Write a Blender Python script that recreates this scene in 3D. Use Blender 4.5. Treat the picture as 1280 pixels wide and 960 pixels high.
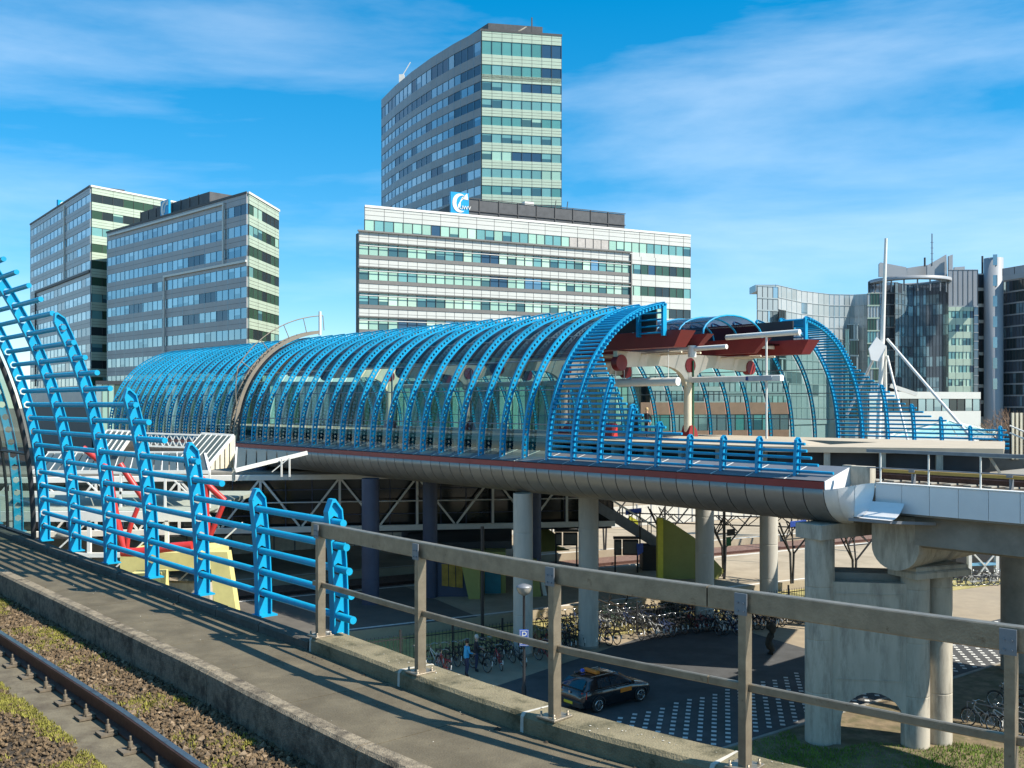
import bpy, math, random
from mathutils import Vector, Matrix

for o in list(bpy.data.objects):
    bpy.data.objects.remove(o)
random.seed(7)
SC = bpy.context.scene
COL = SC.collection
S = 1.18            # everything is laid out in working units and scaled once, at the end, to metres
F = 1250.0          # focal length in photograph pixels
HZ = 505.0          # pixel row of the horizon
CZ = 11.0           # eye height above the street

# ---------------------------------------------------------------- camera
cam_d = bpy.data.cameras.new('camera')
cam_d.sensor_width = 36.0
cam_d.lens = 36.0 * F / 1280.0
cam_d.shift_y = (HZ - 480.0) / 1280.0
cam_d.clip_start = 0.05
cam_d.clip_end = 6000.0
cam = bpy.data.objects.new('camera', cam_d)
cam.location = (0, 0, CZ)
cam.rotation_euler = (math.radians(90), 0, 0)
COL.objects.link(cam)
SC.camera = cam

# ---------------------------------------------------------------- sky and sun
SUN_EL = math.radians(45)
SUN_AZ = Vector((0.93, -0.37, 0)).normalized()
SUN_DIR = Vector((SUN_AZ.x*math.cos(SUN_EL), SUN_AZ.y*math.cos(SUN_EL), math.sin(SUN_EL)))
w = bpy.data.worlds.new('World')
SC.world = w
w.use_nodes = True
nt = w.node_tree
nt.nodes.clear()
out = nt.nodes.new('ShaderNodeOutputWorld')
bg = nt.nodes.new('ShaderNodeBackground')
sky = nt.nodes.new('ShaderNodeTexSky')
sky.sky_type = 'NISHITA'
sky.sun_disc = False
sky.sun_elevation = SUN_EL
sky.sun_rotation = math.atan2(SUN_AZ.x, SUN_AZ.y)
sky.altitude = 0
sky.air_density = 0.8
sky.dust_density = 0.0
sky.ozone_density = 4.0
hs = nt.nodes.new('ShaderNodeHueSaturation')
hs.inputs['Hue'].default_value = 0.491
hs.inputs['Saturation'].default_value = 1.72
hs.inputs['Value'].default_value = 1.28
gm = nt.nodes.new('ShaderNodeGamma')
gm.inputs[1].default_value = 0.68
nt.links.new(sky.outputs[0], gm.inputs[0])
nt.links.new(gm.outputs[0], hs.inputs['Color'])
tc = nt.nodes.new('ShaderNodeTexCoord')
mp = nt.nodes.new('ShaderNodeMapping')
mp.inputs['Scale'].default_value = (1.0, 1.0, 4.6)
mp.inputs['Rotation'].default_value = (0.0, math.radians(-9), 0.0)
mp.inputs['Location'].default_value = (4.2, 0.7, 1.2)
nt.links.new(tc.outputs['Generated'], mp.inputs[0])
n1 = nt.nodes.new('ShaderNodeTexNoise')
n1.inputs['Scale'].default_value = 1.7
n1.inputs['Detail'].default_value = 10
n1.inputs['Roughness'].default_value = 0.56
n1.inputs['Distortion'].default_value = 0.25
nt.links.new(mp.outputs[0], n1.inputs['Vector'])
r1 = nt.nodes.new('ShaderNodeValToRGB')
r1.color_ramp.elements[0].position = 0.42
r1.color_ramp.elements[0].color = (0, 0, 0, 1)
r1.color_ramp.elements[1].position = 0.78
r1.color_ramp.elements[1].color = (0.42, 0.42, 0.42, 1)
nt.links.new(n1.outputs[0], r1.inputs[0])
mx = nt.nodes.new('ShaderNodeMix')
mx.data_type = 'RGBA'
mx.inputs['B'].default_value = (5.4, 5.9, 6.2, 1)
nt.links.new(r1.outputs[0], mx.inputs['Factor'])
nt.links.new(hs.outputs[0], mx.inputs['A'])
nt.links.new(mx.outputs['Result'], bg.inputs['Color'])
bg.inputs['Strength'].default_value = 0.15
nt.links.new(bg.outputs[0], out.inputs[0])

sun_d = bpy.data.lights.new('sun', 'SUN')
sun_d.energy = 5.0
sun_d.angle = math.radians(0.5)
sun_d.color = (1.0, 0.93, 0.82)
sun = bpy.data.objects.new('sun', sun_d)
sun.rotation_euler = SUN_DIR.to_track_quat('Z', 'Y').to_euler()
sun.location = (30, -20, 60)
COL.objects.link(sun)

SC.view_settings.view_transform = 'Standard'
SC.view_settings.look = 'None'
SC.view_settings.exposure = 0.72
SC.view_settings.gamma = 1.0
SC.view_settings.use_curve_mapping = False
SC.render.engine = 'CYCLES'
SC.cycles.use_denoising = True
SC.cycles.max_bounces = 7
SC.cycles.transparent_max_bounces = 24
SC.cycles.caustics_reflective = False
SC.cycles.caustics_refractive = False
SC.cycles.sample_clamp_indirect = 4.0

# ---------------------------------------------------------------- helpers
def ray(px, py, Y):
    """a point seen in the photograph at px, py, standing Y in front of the viewpoint"""
    return Vector(((px-640)/F*Y, Y, CZ + (HZ-py)/F*Y))

def gnd(px, py, z=0.0):
    Y = (CZ-z)*F/(py-HZ)
    return Vector(((px-640)/F*Y, Y, z))

class Frame:
    """a 2-D frame on the ground: a runs along the direction, b to its left"""
    def __init__(s, ox, oy, dx, dy):
        l = math.hypot(dx, dy)
        s.o = (ox, oy); s.d = (dx/l, dy/l); s.n = (-dy/l, dx/l); s.ang = math.atan2(dy, dx)
    def __call__(s, a, b, z=0.0):
        return Vector((s.o[0]+s.d[0]*a+s.n[0]*b, s.o[1]+s.d[1]*a+s.n[1]*b, z))

class MB:
    def __init__(s, xf=None):
        s.v = []; s.f = []; s.m = []; s.sm = []; s.xf = xf
    def add(s, vs, fs, mi=0, smooth=False):
        k = len(s.v)
        if s.xf:
            vs = [s.xf(p[0], p[1], p[2]) for p in vs]
        s.v += [tuple(p) for p in vs]
        for f in fs:
            s.f.append([i+k for i in f]); s.m.append(mi); s.sm.append(smooth)
        return s
    def box(s, x0, x1, y0, y1, z0, z1, mi=0):
        return s.add([(x0,y0,z0),(x1,y0,z0),(x1,y1,z0),(x0,y1,z0),(x0,y0,z1),(x1,y0,z1),(x1,y1,z1),(x0,y1,z1)],
                     [(0,3,2,1),(4,5,6,7),(0,1,5,4),(1,2,6,5),(2,3,7,6),(3,0,4,7)], mi)
    def cbox(s, x0, x1, y0, y1, z0, z1, c=0.02, mi=0):
        """box with chamfered top edges"""
        vs = [(x0,y0,z0),(x1,y0,z0),(x1,y1,z0),(x0,y1,z0),(x0,y0,z1-c),(x1,y0,z1-c),(x1,y1,z1-c),(x0,y1,z1-c),
              (x0+c,y0+c,z1),(x1-c,y0+c,z1),(x1-c,y1-c,z1),(x0+c,y1-c,z1)]
        fs = [(0,3,2,1),(0,1,5,4),(1,2,6,5),(2,3,7,6),(3,0,4,7),(4,5,9,8),(5,6,10,9),(6,7,11,10),(7,4,8,11),(8,9,10,11)]
        return s.add(vs, fs, mi)
    def bar(s, p0, p1, wd, ht, up=(0,0,1), mi=0):
        p0 = Vector(p0); p1 = Vector(p1); d = (p1-p0).normalized()
        up = Vector(up)
        if abs(d.dot(up)) > 0.98: up = Vector((1,0,0))
        sd = d.cross(up).normalized(); u = sd.cross(d)
        vs = []
        for p in (p0, p1):
            for a, b in ((-1,-1),(1,-1),(1,1),(-1,1)):
                vs.append(p + sd*(a*wd/2) + u*(b*ht/2))
        return s.add(vs, [(0,1,2,3),(7,6,5,4),(0,4,5,1),(1,5,6,2),(2,6,7,3),(3,7,4,0)], mi)
    def tube(s, p0, p1, r0, r1=None, n=8, caps=True, mi=0, cmi=None):
        if r1 is None: r1 = r0
        p0 = Vector(p0); p1 = Vector(p1); d = (p1-p0).normalized()
        a = Vector((0,0,1)) if abs(d.z) < 0.9 else Vector((1,0,0))
        u = d.cross(a).normalized(); v = d.cross(u)
        vs = []
        for p, r in ((p0, r0), (p1, r1)):
            for i in range(n):
                t = 2*math.pi*i/n
                vs.append(p + u*(r*math.cos(t)) + v*(r*math.sin(t)))
        s.add(vs, [(i, (i+1) % n, n+(i+1) % n, n+i) for i in range(n)], mi, True)
        if caps:
            s.add(vs[:n], [tuple(range(n-1, -1, -1))], mi if cmi is None else cmi)
            s.add(vs[n:], [tuple(range(n))], mi if cmi is None else cmi)
        return s
    def ptube(s, pts, r, n=6, mi=0, closed=False):
        pts = [Vector(p) for p in pts]; m = len(pts); vs = []
        ref = Vector((0.123, 0.31, 0.94))
        for i, p in enumerate(pts):
            if closed: d = pts[(i+1) % m]-pts[i-1]
            else: d = pts[min(i+1, m-1)]-pts[max(i-1, 0)]
            d.normalize()
            u = d.cross(ref).normalized(); v = d.cross(u)
            rr = r[i] if isinstance(r, (list, tuple)) else r
            for k in range(n):
                t = 2*math.pi*k/n
                vs.append(p+u*(rr*math.cos(t))+v*(rr*math.sin(t)))
        fs = []
        for i in range(m if closed else m-1):
            j = (i+1) % m
            for k in range(n):
                fs.append((i*n+k, i*n+(k+1) % n, j*n+(k+1) % n, j*n+k))
        s.add(vs, fs, mi, True)
        if not closed:
            s.add(vs[:n], [tuple(range(n-1, -1, -1))], mi); s.add(vs[-n:], [tuple(range(n))], mi)
        return s
    def prism(s, poly, vec, mi=0):
        """a planar outline (3-D points) pushed along vec"""
        n = len(poly); vec = Vector(vec)
        a = [Vector(p) for p in poly]; b = [p+vec for p in a]
        s.add(a+b, [tuple(range(n-1, -1, -1)), tuple(range(n, 2*n))] + [(i, (i+1) % n, n+(i+1) % n, n+i) for i in range(n)], mi)
        return s
    def grid(s, rows, mi=0, smooth=True, flip=False):
        """rows of points joined into a sheet"""
        n = len(rows[0]); vs = [p for r in rows for p in r]; fs = []
        for i in range(len(rows)-1):
            for k in range(n-1):
                q = (i*n+k, i*n+k+1, (i+1)*n+k+1, (i+1)*n+k)
                fs.append(q[::-1] if flip else q)
        return s.add(vs, fs, mi, smooth)
    def lathe(s, prof, n=16, c=(0,0,0), mi=0, smooth=True):
        rows = []
        for i in range(n+1):
            t = 2*math.pi*i/n
            rows.append([(c[0]+r*math.cos(t), c[1]+r*math.sin(t), c[2]+z) for r, z in prof])
        return s.grid(rows, mi, smooth, flip=True)
    def data(s, name, mats):
        me = bpy.data.meshes.new(name)
        me.from_pydata(s.v, [], s.f)
        if not isinstance(mats, (list, tuple)): mats = [mats]
        for m in mats: me.materials.append(m)
        me.polygons.foreach_set('material_index', s.m)
        me.polygons.foreach_set('use_smooth', s.sm)
        me.update()
        return me
    def build(s, name, mats, parent=None, loc=(0,0,0), rz=0.0):
        return inst(name, s.data(name, mats), parent, loc, rz)

def inst(name, me, parent=None, loc=(0,0,0), rz=0.0):
    o = bpy.data.objects.new(name, me)
    o.location = loc; o.rotation_euler = (0, 0, rz)
    COL.objects.link(o)
    if parent is not None: o.parent = parent
    return o

def tag(o, label=None, cat=None, group=None, kind=None):
    if label: o['label'] = label
    if cat: o['category'] = cat
    if group: o['group'] = group
    if kind: o['kind'] = kind
    return o

def thing(name, label, cat, loc=(0,0,0), rz=0.0, group=None):
    o = bpy.data.objects.new(name, None)
    o.empty_display_size = 0.3
    o.location = loc; o.rotation_euler = (0, 0, rz)
    COL.objects.link(o)
    return tag(o, label, cat, group)

def copy_tree(o, parent=None):
    c = o.copy(); COL.objects.link(c); c.parent = parent
    for ch in list(o.children):
        copy_tree(ch, c)
    return c

# ---------------------------------------------------------------- materials
def mat(name, col, rough=0.6, metal=0.0, var=0.15, vscale=3.0, bump=0.0, bscale=40.0, spec=0.5, stain=None, rand=0.0, coat=0.0, stretch=None):
    m = bpy.data.materials.new(name); m.use_nodes = True
    t = m.node_tree; b = t.nodes['Principled BSDF']
    b.inputs['Roughness'].default_value = rough
    b.inputs['Metallic'].default_value = metal
    b.inputs['Specular IOR Level'].default_value = spec
    if coat: b.inputs['Coat Weight'].default_value = coat; b.inputs['Coat Roughness'].default_value = 0.15
    co = t.nodes.new('ShaderNodeTexCoord')
    src = co.outputs['Object']
    if stretch:
        mpn = t.nodes.new('ShaderNodeMapping'); mpn.inputs['Scale'].default_value = stretch
        t.links.new(src, mpn.inputs[0]); src = mpn.outputs[0]
    n = t.nodes.new('ShaderNodeTexNoise')
    n.inputs['Scale'].default_value = vscale; n.inputs['Detail'].default_value = 6; n.inputs['Roughness'].default_value = 0.62
    t.links.new(src, n.inputs['Vector'])
    rp = t.nodes.new('ShaderNodeValToRGB')
    c = Vector(col)
    lo = c*(1-var); hi = c*(1+var)
    rp.color_ramp.elements[0].position = 0.3; rp.color_ramp.elements[0].color = (*lo, 1)
    rp.color_ramp.elements[1].position = 0.7; rp.color_ramp.elements[1].color = (*[min(x, 1) for x in hi], 1)
    t.links.new(n.outputs[0], rp.inputs[0])
    last = rp.outputs[0]
    if stain:
        sc, scol, lo_, hi_ = stain
        n2 = t.nodes.new('ShaderNodeTexNoise'); n2.inputs['Scale'].default_value = sc; n2.inputs['Detail'].default_value = 8; n2.inputs['Roughness'].default_value = 0.7
        t.links.new(src, n2.inputs['Vector'])
        r2 = t.nodes.new('ShaderNodeValToRGB')
        r2.color_ramp.elements[0].position = lo_; r2.color_ramp.elements[1].position = hi_
        t.links.new(n2.outputs[0], r2.inputs[0])
        mx_ = t.nodes.new('ShaderNodeMix'); mx_.data_type = 'RGBA'
        t.links.new(r2.outputs[0], mx_.inputs['Factor']); t.links.new(last, mx_.inputs['A'])
        mx_.inputs['B'].default_value = (*scol, 1)
        last = mx_.outputs['Result']
    if rand:
        oi = t.nodes.new('ShaderNodeObjectInfo')
        mr = t.nodes.new('ShaderNodeMapRange'); mr.inputs['To Min'].default_value = 1-rand; mr.inputs['To Max'].default_value = 1+rand
        t.links.new(oi.outputs['Random'], mr.inputs['Value'])
        h2 = t.nodes.new('ShaderNodeHueSaturation')
        t.links.new(mr.outputs[0], h2.inputs['Value']); t.links.new(last, h2.inputs['Color'])
        last = h2.outputs[0]
    t.links.new(last, b.inputs['Base Color'])
    if bump:
        n3 = t.nodes.new('ShaderNodeTexNoise'); n3.inputs['Scale'].default_value = bscale; n3.inputs['Detail'].default_value = 5
        t.links.new(src, n3.inputs['Vector'])
        bp = t.nodes.new('ShaderNodeBump'); bp.inputs['Strength'].default_value = bump; bp.inputs['Distance'].default_value = 0.02
        t.links.new(n3.outputs[0], bp.inputs['Height']); t.links.new(bp.outputs[0], b.inputs['Normal'])
    return m

def glassy(name, tint, refl=0.12, rough=0.02):
    """a thin pane: you look through it, and it mirrors more at a glancing angle"""
    m = bpy.data.materials.new(name); m.use_nodes = True
    t = m.node_tree; t.nodes.clear()
    o = t.nodes.new('ShaderNodeOutputMaterial')
    tr = t.nodes.new('ShaderNodeBsdfTransparent'); tr.inputs[0].default_value = (*tint, 1)
    gl = t.nodes.new('ShaderNodeBsdfGlossy'); gl.inputs['Roughness'].default_value = rough; gl.inputs[0].default_value = (0.9, 0.97, 1, 1)
    lw = t.nodes.new('ShaderNodeLayerWeight')
    fr = t.nodes.new('ShaderNodeMath'); fr.operation = 'POWER'; fr.inputs[1].default_value = 4.0
    t.links.new(lw.outputs['Facing'], fr.inputs[0])
    fs_ = t.nodes.new('ShaderNodeMath'); fs_.operation = 'MULTIPLY'; fs_.inputs[1].default_value = 0.55
    t.links.new(fr.outputs[0], fs_.inputs[0]); fr = fs_
    ad = t.nodes.new('ShaderNodeMath'); ad.operation = 'ADD'; ad.inputs[1].default_value = refl; ad.use_clamp = True
    mx_ = t.nodes.new('ShaderNodeMixShader')
    t.links.new(fr.outputs[0], ad.inputs[0]); t.links.new(ad.outputs[0], mx_.inputs[0])
    t.links.new(tr.outputs[0], mx_.inputs[1]); t.links.new(gl.outputs[0], mx_.inputs[2]); t.links.new(mx_.outputs[0], o.inputs[0])
    return m

M = {}
M['blue'] = mat('blue_paint', (0.004, 0.315, 0.53), 0.45, var=0.13, vscale=2.0, spec=0.3, bump=0.04, bscale=60, stain=(9.0, (0.04, 0.16, 0.24), 0.56, 0.76))
M['blue_far'] = mat('blue_paint_hall', (0.004, 0.275, 0.50), 0.45, var=0.16, vscale=0.8, spec=0.35, rand=0.10, stain=(2.5, (0.03, 0.14, 0.24), 0.58, 0.8))
M['galv'] = mat('galvanised_rail', (0.285, 0.24, 0.175), 0.42, metal=0.6, var=0.22, vscale=9, bump=0.12, bscale=70, stain=(14, (0.13, 0.085, 0.05), 0.60, 0.74))
M['steel_grey'] = mat('grey_steel', (0.20, 0.215, 0.235), 0.5, metal=0.3, var=0.15)
M['concrete'] = mat('concrete', (0.255, 0.24, 0.205), 0.85, var=0.16, vscale=1.2, bump=0.25, bscale=30, stain=(0.7, (0.16, 0.15, 0.125), 0.5, 0.78))
M['concrete_lt'] = mat('pale_concrete', (0.46, 0.42, 0.34), 0.85, var=0.16, vscale=1.2, bump=0.2, bscale=22, stretch=(2.2, 2.2, 0.45), stain=(1.1, (0.24, 0.215, 0.175), 0.46, 0.68))
M['path'] = mat('walkway_concrete', (0.125, 0.103, 0.064), 0.9, var=0.22, vscale=4, bump=0.35, bscale=60, stain=(2.2, (0.085, 0.068, 0.040), 0.42, 0.66))
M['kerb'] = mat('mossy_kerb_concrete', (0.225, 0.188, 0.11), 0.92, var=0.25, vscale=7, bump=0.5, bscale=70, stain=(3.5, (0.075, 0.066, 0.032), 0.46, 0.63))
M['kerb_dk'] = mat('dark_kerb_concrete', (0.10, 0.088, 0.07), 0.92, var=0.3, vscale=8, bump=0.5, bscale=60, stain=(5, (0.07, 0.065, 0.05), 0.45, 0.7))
M['trough'] = mat('trough_concrete', (0.25, 0.205, 0.14), 0.93, var=0.4, vscale=26, bump=0.7, bscale=90, stain=(5, (0.075, 0.060, 0.040), 0.46, 0.64))
M['mortar'] = mat('pale_joint', (0.5, 0.47, 0.40), 0.9, var=0.2, vscale=20)
M['slab'] = mat('track_slab', (0.15, 0.128, 0.085), 0.9, var=0.18, vscale=5, bump=0.3, bscale=60, stain=(3, (0.075, 0.058, 0.038), 0.46, 0.68))
M['slab_rust'] = mat('rust_stained_slab', (0.12, 0.075, 0.048), 0.9, var=0.2, vscale=5, bump=0.3, bscale=60)
M['rail'] = mat('rusty_rail', (0.105, 0.052, 0.038), 0.6, metal=0.5, var=0.3, vscale=12, bump=0.15, bscale=70)
M['railhead'] = mat('worn_rail_head', (0.30, 0.27, 0.25), 0.32, metal=0.9, var=0.12, vscale=10, stain=(6, (0.14, 0.07, 0.05), 0.5, 0.7))
M['clip'] = mat('rail_fastening', (0.17, 0.14, 0.10), 0.75, metal=0.3, var=0.3, vscale=20)
M['ballast'] = mat('ballast_bed', (0.045, 0.034, 0.022), 0.95, var=0.4, vscale=25, bump=1.0, bscale=45)
M['stone'] = mat('ballast_stone', (0.125, 0.085, 0.046), 0.92, var=0.85, vscale=16, bump=0.3, bscale=60)
M['moss'] = mat('moss', (0.23, 0.215, 0.04), 0.95, var=0.4, vscale=9)
M['red'] = mat('maroon_steel', (0.24, 0.022, 0.02), 0.45, var=0.12, vscale=1.5)
M['redpipe'] = mat('red_pipe', (0.50, 0.035, 0.03), 0.4, var=0.1, vscale=2)
M['white'] = mat('white_steel', (0.72, 0.71, 0.66), 0.45, var=0.06, vscale=2)
M['cream'] = mat('cream_steel', (0.70, 0.63, 0.47), 0.45, var=0.08, vscale=2)
M['yellow'] = mat('yellow_render', (0.27, 0.275, 0.085), 0.75, var=0.1, vscale=1.0, bump=0.1)
M['yellow_pale'] = mat('pale_yellow_panel', (0.62, 0.55, 0.22), 0.7, var=0.12, vscale=1.5)
M['shell'] = mat('soffit_metal', (0.27, 0.26, 0.24), 0.42, metal=0.45, var=0.10, vscale=1.4, rand=0.07, stain=(1.2, (0.17, 0.16, 0.145), 0.5, 0.85))
M['silver'] = mat('stainless_sheet', (0.78, 0.77, 0.75), 0.32, metal=0.25, var=0.06, vscale=1.5)
M['apron'] = mat('apron_sheet', (0.20, 0.21, 0.225), 0.45, metal=0.35, var=0.1, vscale=1.5, rand=0.05)
M['panel'] = mat('parapet_panel', (0.74, 0.745, 0.74), 0.45, metal=0.0, var=0.05, vscale=1.0, rand=0.04)
M['black'] = mat('black_steel', (0.02, 0.02, 0.022), 0.5, var=0.2)
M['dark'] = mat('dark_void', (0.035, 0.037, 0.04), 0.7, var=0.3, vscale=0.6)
M['seam'] = mat('seam_rubber', (0.014, 0.014, 0.015), 0.7)
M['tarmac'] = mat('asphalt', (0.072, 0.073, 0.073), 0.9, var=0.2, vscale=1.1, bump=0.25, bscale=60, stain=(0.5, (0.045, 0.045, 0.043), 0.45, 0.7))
M['paving'] = mat('beige_paving', (0.30, 0.245, 0.17), 0.9, var=0.12, vscale=1.3, bump=0.2, bscale=30, stain=(0.35, (0.25, 0.205, 0.15), 0.5, 0.75))  # even beige paving colour for the plaza and far ground
M['ground'] = mat('ground', (0.13, 0.12, 0.09), 0.95, var=0.25, vscale=0.12)
M['soil'] = mat('soil', (0.19, 0.145, 0.085), 0.95, var=0.35, vscale=2.0, bump=0.6, bscale=14, stain=(1.3, (0.09, 0.085, 0.035), 0.45, 0.65))
M['mark'] = mat('white_stone', (0.62, 0.62, 0.58), 0.8, var=0.15, vscale=6)
M['grass'] = mat('grass', (0.13, 0.20, 0.022), 0.9, var=0.4, vscale=1.2)
M['glass'] = glassy('hall_glass', (0.42, 0.60, 0.57), 0.05)
M['glass_top'] = glassy('tinted_roof_glass', (0.26, 0.27, 0.33), 0.05, 0.08)
M['glass_near'] = glassy('near_hall_glass', (0.55, 0.70, 0.64), 0.10)
M['deepblue'] = mat('blue_column_paint', (0.045, 0.06, 0.105), 0.6, var=0.15, vscale=1.0, bump=0.1)
M['teal'] = mat('teal_door_paint', (0.01, 0.17, 0.22), 0.5)
M['poster'] = mat('amber_poster', (0.30, 0.19, 0.02), 0.4, var=0.4, vscale=2.5)
M['rubber'] = mat('tyre', (0.02, 0.02, 0.02), 0.8)
M['chrome'] = mat('bright_metal', (0.62, 0.62, 0.62), 0.25, metal=1.0, var=0.05)
M['brick'] = mat('pink_brick', (0.42, 0.20, 0.14), 0.85, var=0.12, vscale=1.0)
# ================================================================ the near viaduct the viewer stands on
DX, DY = -0.655, 0.756                      # both viaducts run this way, away to the left
ROT = math.atan2(0.756*-1, 0.655)           # local x = towards the viewer's right, local y = to the far side

def catmull(pts, n=8):
    out_ = []
    P = [Vector(p) for p in pts]
    for i in range(len(P)-1):
        a = P[max(i-1, 0)]; b = P[i]; c = P[i+1]; d = P[min(i+2, len(P)-1)]
        for k in range(n):
            t = k/n
            out_.append(0.5*((2*b)+(c-a)*t+(2*a-5*b+4*c-d)*t*t+(3*b-a-3*c+d)*t**3))
    out_.append(P[-1])
    return out_

class Path:
    def __init__(s, pts):
        s.p = pts; s.l = [0]
        for a, b in zip(pts, pts[1:]): s.l.append(s.l[-1]+(b-a).length)
        s.n = []
        for i in range(len(pts)):
            d = (pts[min(i+1, len(pts)-1)]-pts[max(i-1, 0)]).normalized()
            s.n.append(Vector((-d.y, d.x)))
    def at(s, L, off=0.0, z=0.0):
        L = max(0, min(L, s.l[-1]-1e-4))
        import bisect
        i = min(bisect.bisect_right(s.l, L)-1, len(s.p)-2)
        t = (L-s.l[i])/(s.l[i+1]-s.l[i])
        p = s.p[i].lerp(s.p[i+1], t); n = s.n[i].lerp(s.n[i+1], t)
        return Vector((p.x+n.x*off, p.y+n.y*off, z))
    def dir(s, L):
        a = s.at(L-0.05); b = s.at(L+0.05)
        return (b-a).normalized()

ctrl = [(16.5,-2.2),(12.2,-0.45),(9.0,1.05),(6.3,2.45),(4.95,3.3),(3.7,4.15),(2.52,5.05),(1.40,5.99),(0.305,6.94),(-0.73,8.1),(-1.78,9.37)]
for k in range(1, 15): ctrl.append((-1.78+DX*2.2*k, 9.37+DY*2.2*k))
VP = Path(catmull(ctrl))
L0 = min(range(len(VP.p)), key=lambda i: (VP.p[i]-Vector((-1.78, 9.37))).length)
L0 = VP.l[L0]; LEND = VP.l[-1]

def sweep(mb, La, Lb, prof, step=0.5, mi=0, caps=True, smooth=False, jit=0.0):
    n = max(1, int(math.ceil((Lb-La)/step)))
    rows = []
    for i in range(n+1):
        L = La+(Lb-La)*i/n
        rows.append([VP.at(L, o_, z+(random.uniform(-jit, jit) if jit else 0)) for o_, z in prof])
    k = len(prof)
    for i in range(n):
        for j in range(k):
            a, b, c, d = rows[i][j], rows[i][(j+1) % k], rows[i+1][(j+1) % k], rows[i+1][j]
            mb.add([a, b, c, d], [(0,3,2,1)], mi, smooth)
    if caps:
        mb.add(rows[0], [tuple(range(k))], mi); mb.add(rows[-1], [tuple(range(k-1,-1,-1))], mi)
    return mb

via = thing('track_viaduct', 'concrete track viaduct in the foreground with narrow walkway, kerb and ballast trough', 'viaduct')
sweep(MB(), 0, LEND, [(-0.34,7.55),(-0.34,8.60),(1.10,8.60),(1.10,8.28),(9.0,8.28),(9.0,7.55)], 1.0).build('deck', M['concrete'], via)
L = 0.2
while L < LEND-1.3:                                        # walkway slabs
    sweep(MB(), L, L+1.19, [(0.125,8.60),(0.125,8.70),(1.03,8.70),(1.03,8.60)][::-1], 0.4).build('walkway_slab', M['path'], via)
    L += 1.2
L = 0.2
while L < LEND-2.6:                                        # low wall of the ballast trough
    sweep(MB(), L, L+2.39, [(1.035,8.56),(1.035,8.712),(1.055,8.725),(1.155,8.722),(1.18,8.70),(1.185,8.26),(1.12,8.26)][::-1], 0.4, jit=0.003).build('trough_wall', M['trough'], via)
    L += 2.4
L = L0+0.02-1.5*8
while L < L0-0.1:                                          # pale kerb stones under the steel railing
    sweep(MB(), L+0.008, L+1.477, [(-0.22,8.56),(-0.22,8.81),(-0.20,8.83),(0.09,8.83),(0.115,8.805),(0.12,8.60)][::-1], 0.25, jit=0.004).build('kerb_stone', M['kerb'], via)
    sweep(MB(), L+1.478, L+1.507, [(-0.224,8.60),(-0.224,8.825),(0.10,8.834),(0.117,8.81),(0.124,8.62)][::-1], 0.25).build('kerb_joint', M['mortar'], via)
    L += 1.5
L = L0+0.06
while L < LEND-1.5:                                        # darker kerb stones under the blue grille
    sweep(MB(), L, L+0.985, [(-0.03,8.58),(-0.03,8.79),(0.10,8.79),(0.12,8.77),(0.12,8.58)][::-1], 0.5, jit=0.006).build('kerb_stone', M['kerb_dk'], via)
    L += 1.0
for L in (4.9, 9.4, 14.5, 19.8):
    p = VP.at(min(L, LEND-1), 2.2, 0)
    MB().tube((p.x,p.y,0.0), (p.x,p.y,7.6), 0.55, n=16).build('pier', M['concrete'], via)

# track: slabs under each rail, rails with fastenings, ballast between
sweep(MB(), 2, LEND-1, [(1.62,8.2),(1.62,8.33),(2.33,8.34),(2.33,8.2)][::-1], 0.6, jit=0.003).build('track_slab', M['slab'], via)
sweep(MB(), 2, LEND-1, [(2.84,8.2),(2.84,8.335),(4.1,8.335),(4.1,8.2)][::-1], 0.6, jit=0.003).build('track_slab', M['slab_rust'], via)

def rail_prof(c, zt):
    return [(c-0.065,zt-0.155),(c-0.065,zt-0.14),(c-0.012,zt-0.125),(c-0.010,zt-0.045),(c-0.034,zt-0.035),(c-0.034,zt-0.008),(c-0.024,zt),
            (c+0.024,zt),(c+0.034,zt-0.008),(c+0.034,zt-0.035),(c+0.010,zt-0.045),(c+0.012,zt-0.125),(c+0.065,zt-0.14),(c+0.065,zt-0.155)][::-1]
def fastening():
    b = MB()
    b.box(-0.075,0.075,-0.055,0.075,-0.004,0.014)
    b.cbox(-0.045,0.045,-0.07,0.01,0.014,0.032,0.006)
    b.lathe([(0.0,0.075),(0.017,0.075),(0.020,0.068),(0.020,0.032)], 8, (0,0,0))
    b.lathe([(0.0,0.115),(0.008,0.115),(0.009,0.107),(0.009,0.075)], 6, (0,0,0))
    b.lathe([(0.026,0.032),(0.028,0.024),(0.028,0.014)], 8, (0,0,0))
    return b.data('rail_fastening', M['clip'])
FAST = fastening()
for c, lab in ((1.85, 'rusty running rail nearest the walkway, bolted to the slab'), (3.30, 'rusty running rail cut by the bottom left corner')):
    r = thing('running_rail', lab, 'rail')
    sweep(MB(), 2, LEND-1, rail_prof(c, 8.50), 0.5).build('rail_web', M['rail'], r)
    sweep(MB(), 2, LEND-1, [(c-0.0235,8.498),(c-0.0235,8.5025),(c+0.0235,8.5025),(c+0.0235,8.498)][::-1], 0.5).build('rail_head', M['railhead'], r)
    L = 9.0
    while L < L0+11:
        for sgn in (1, -1):
            p = VP.at(L, c+sgn*0.125, 8.345); d = VP.dir(L)
            inst('rail_fastening', FAST, r, p, math.atan2(d.y, d.x)+(0 if sgn > 0 else math.pi))
        L += 0.56

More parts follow.
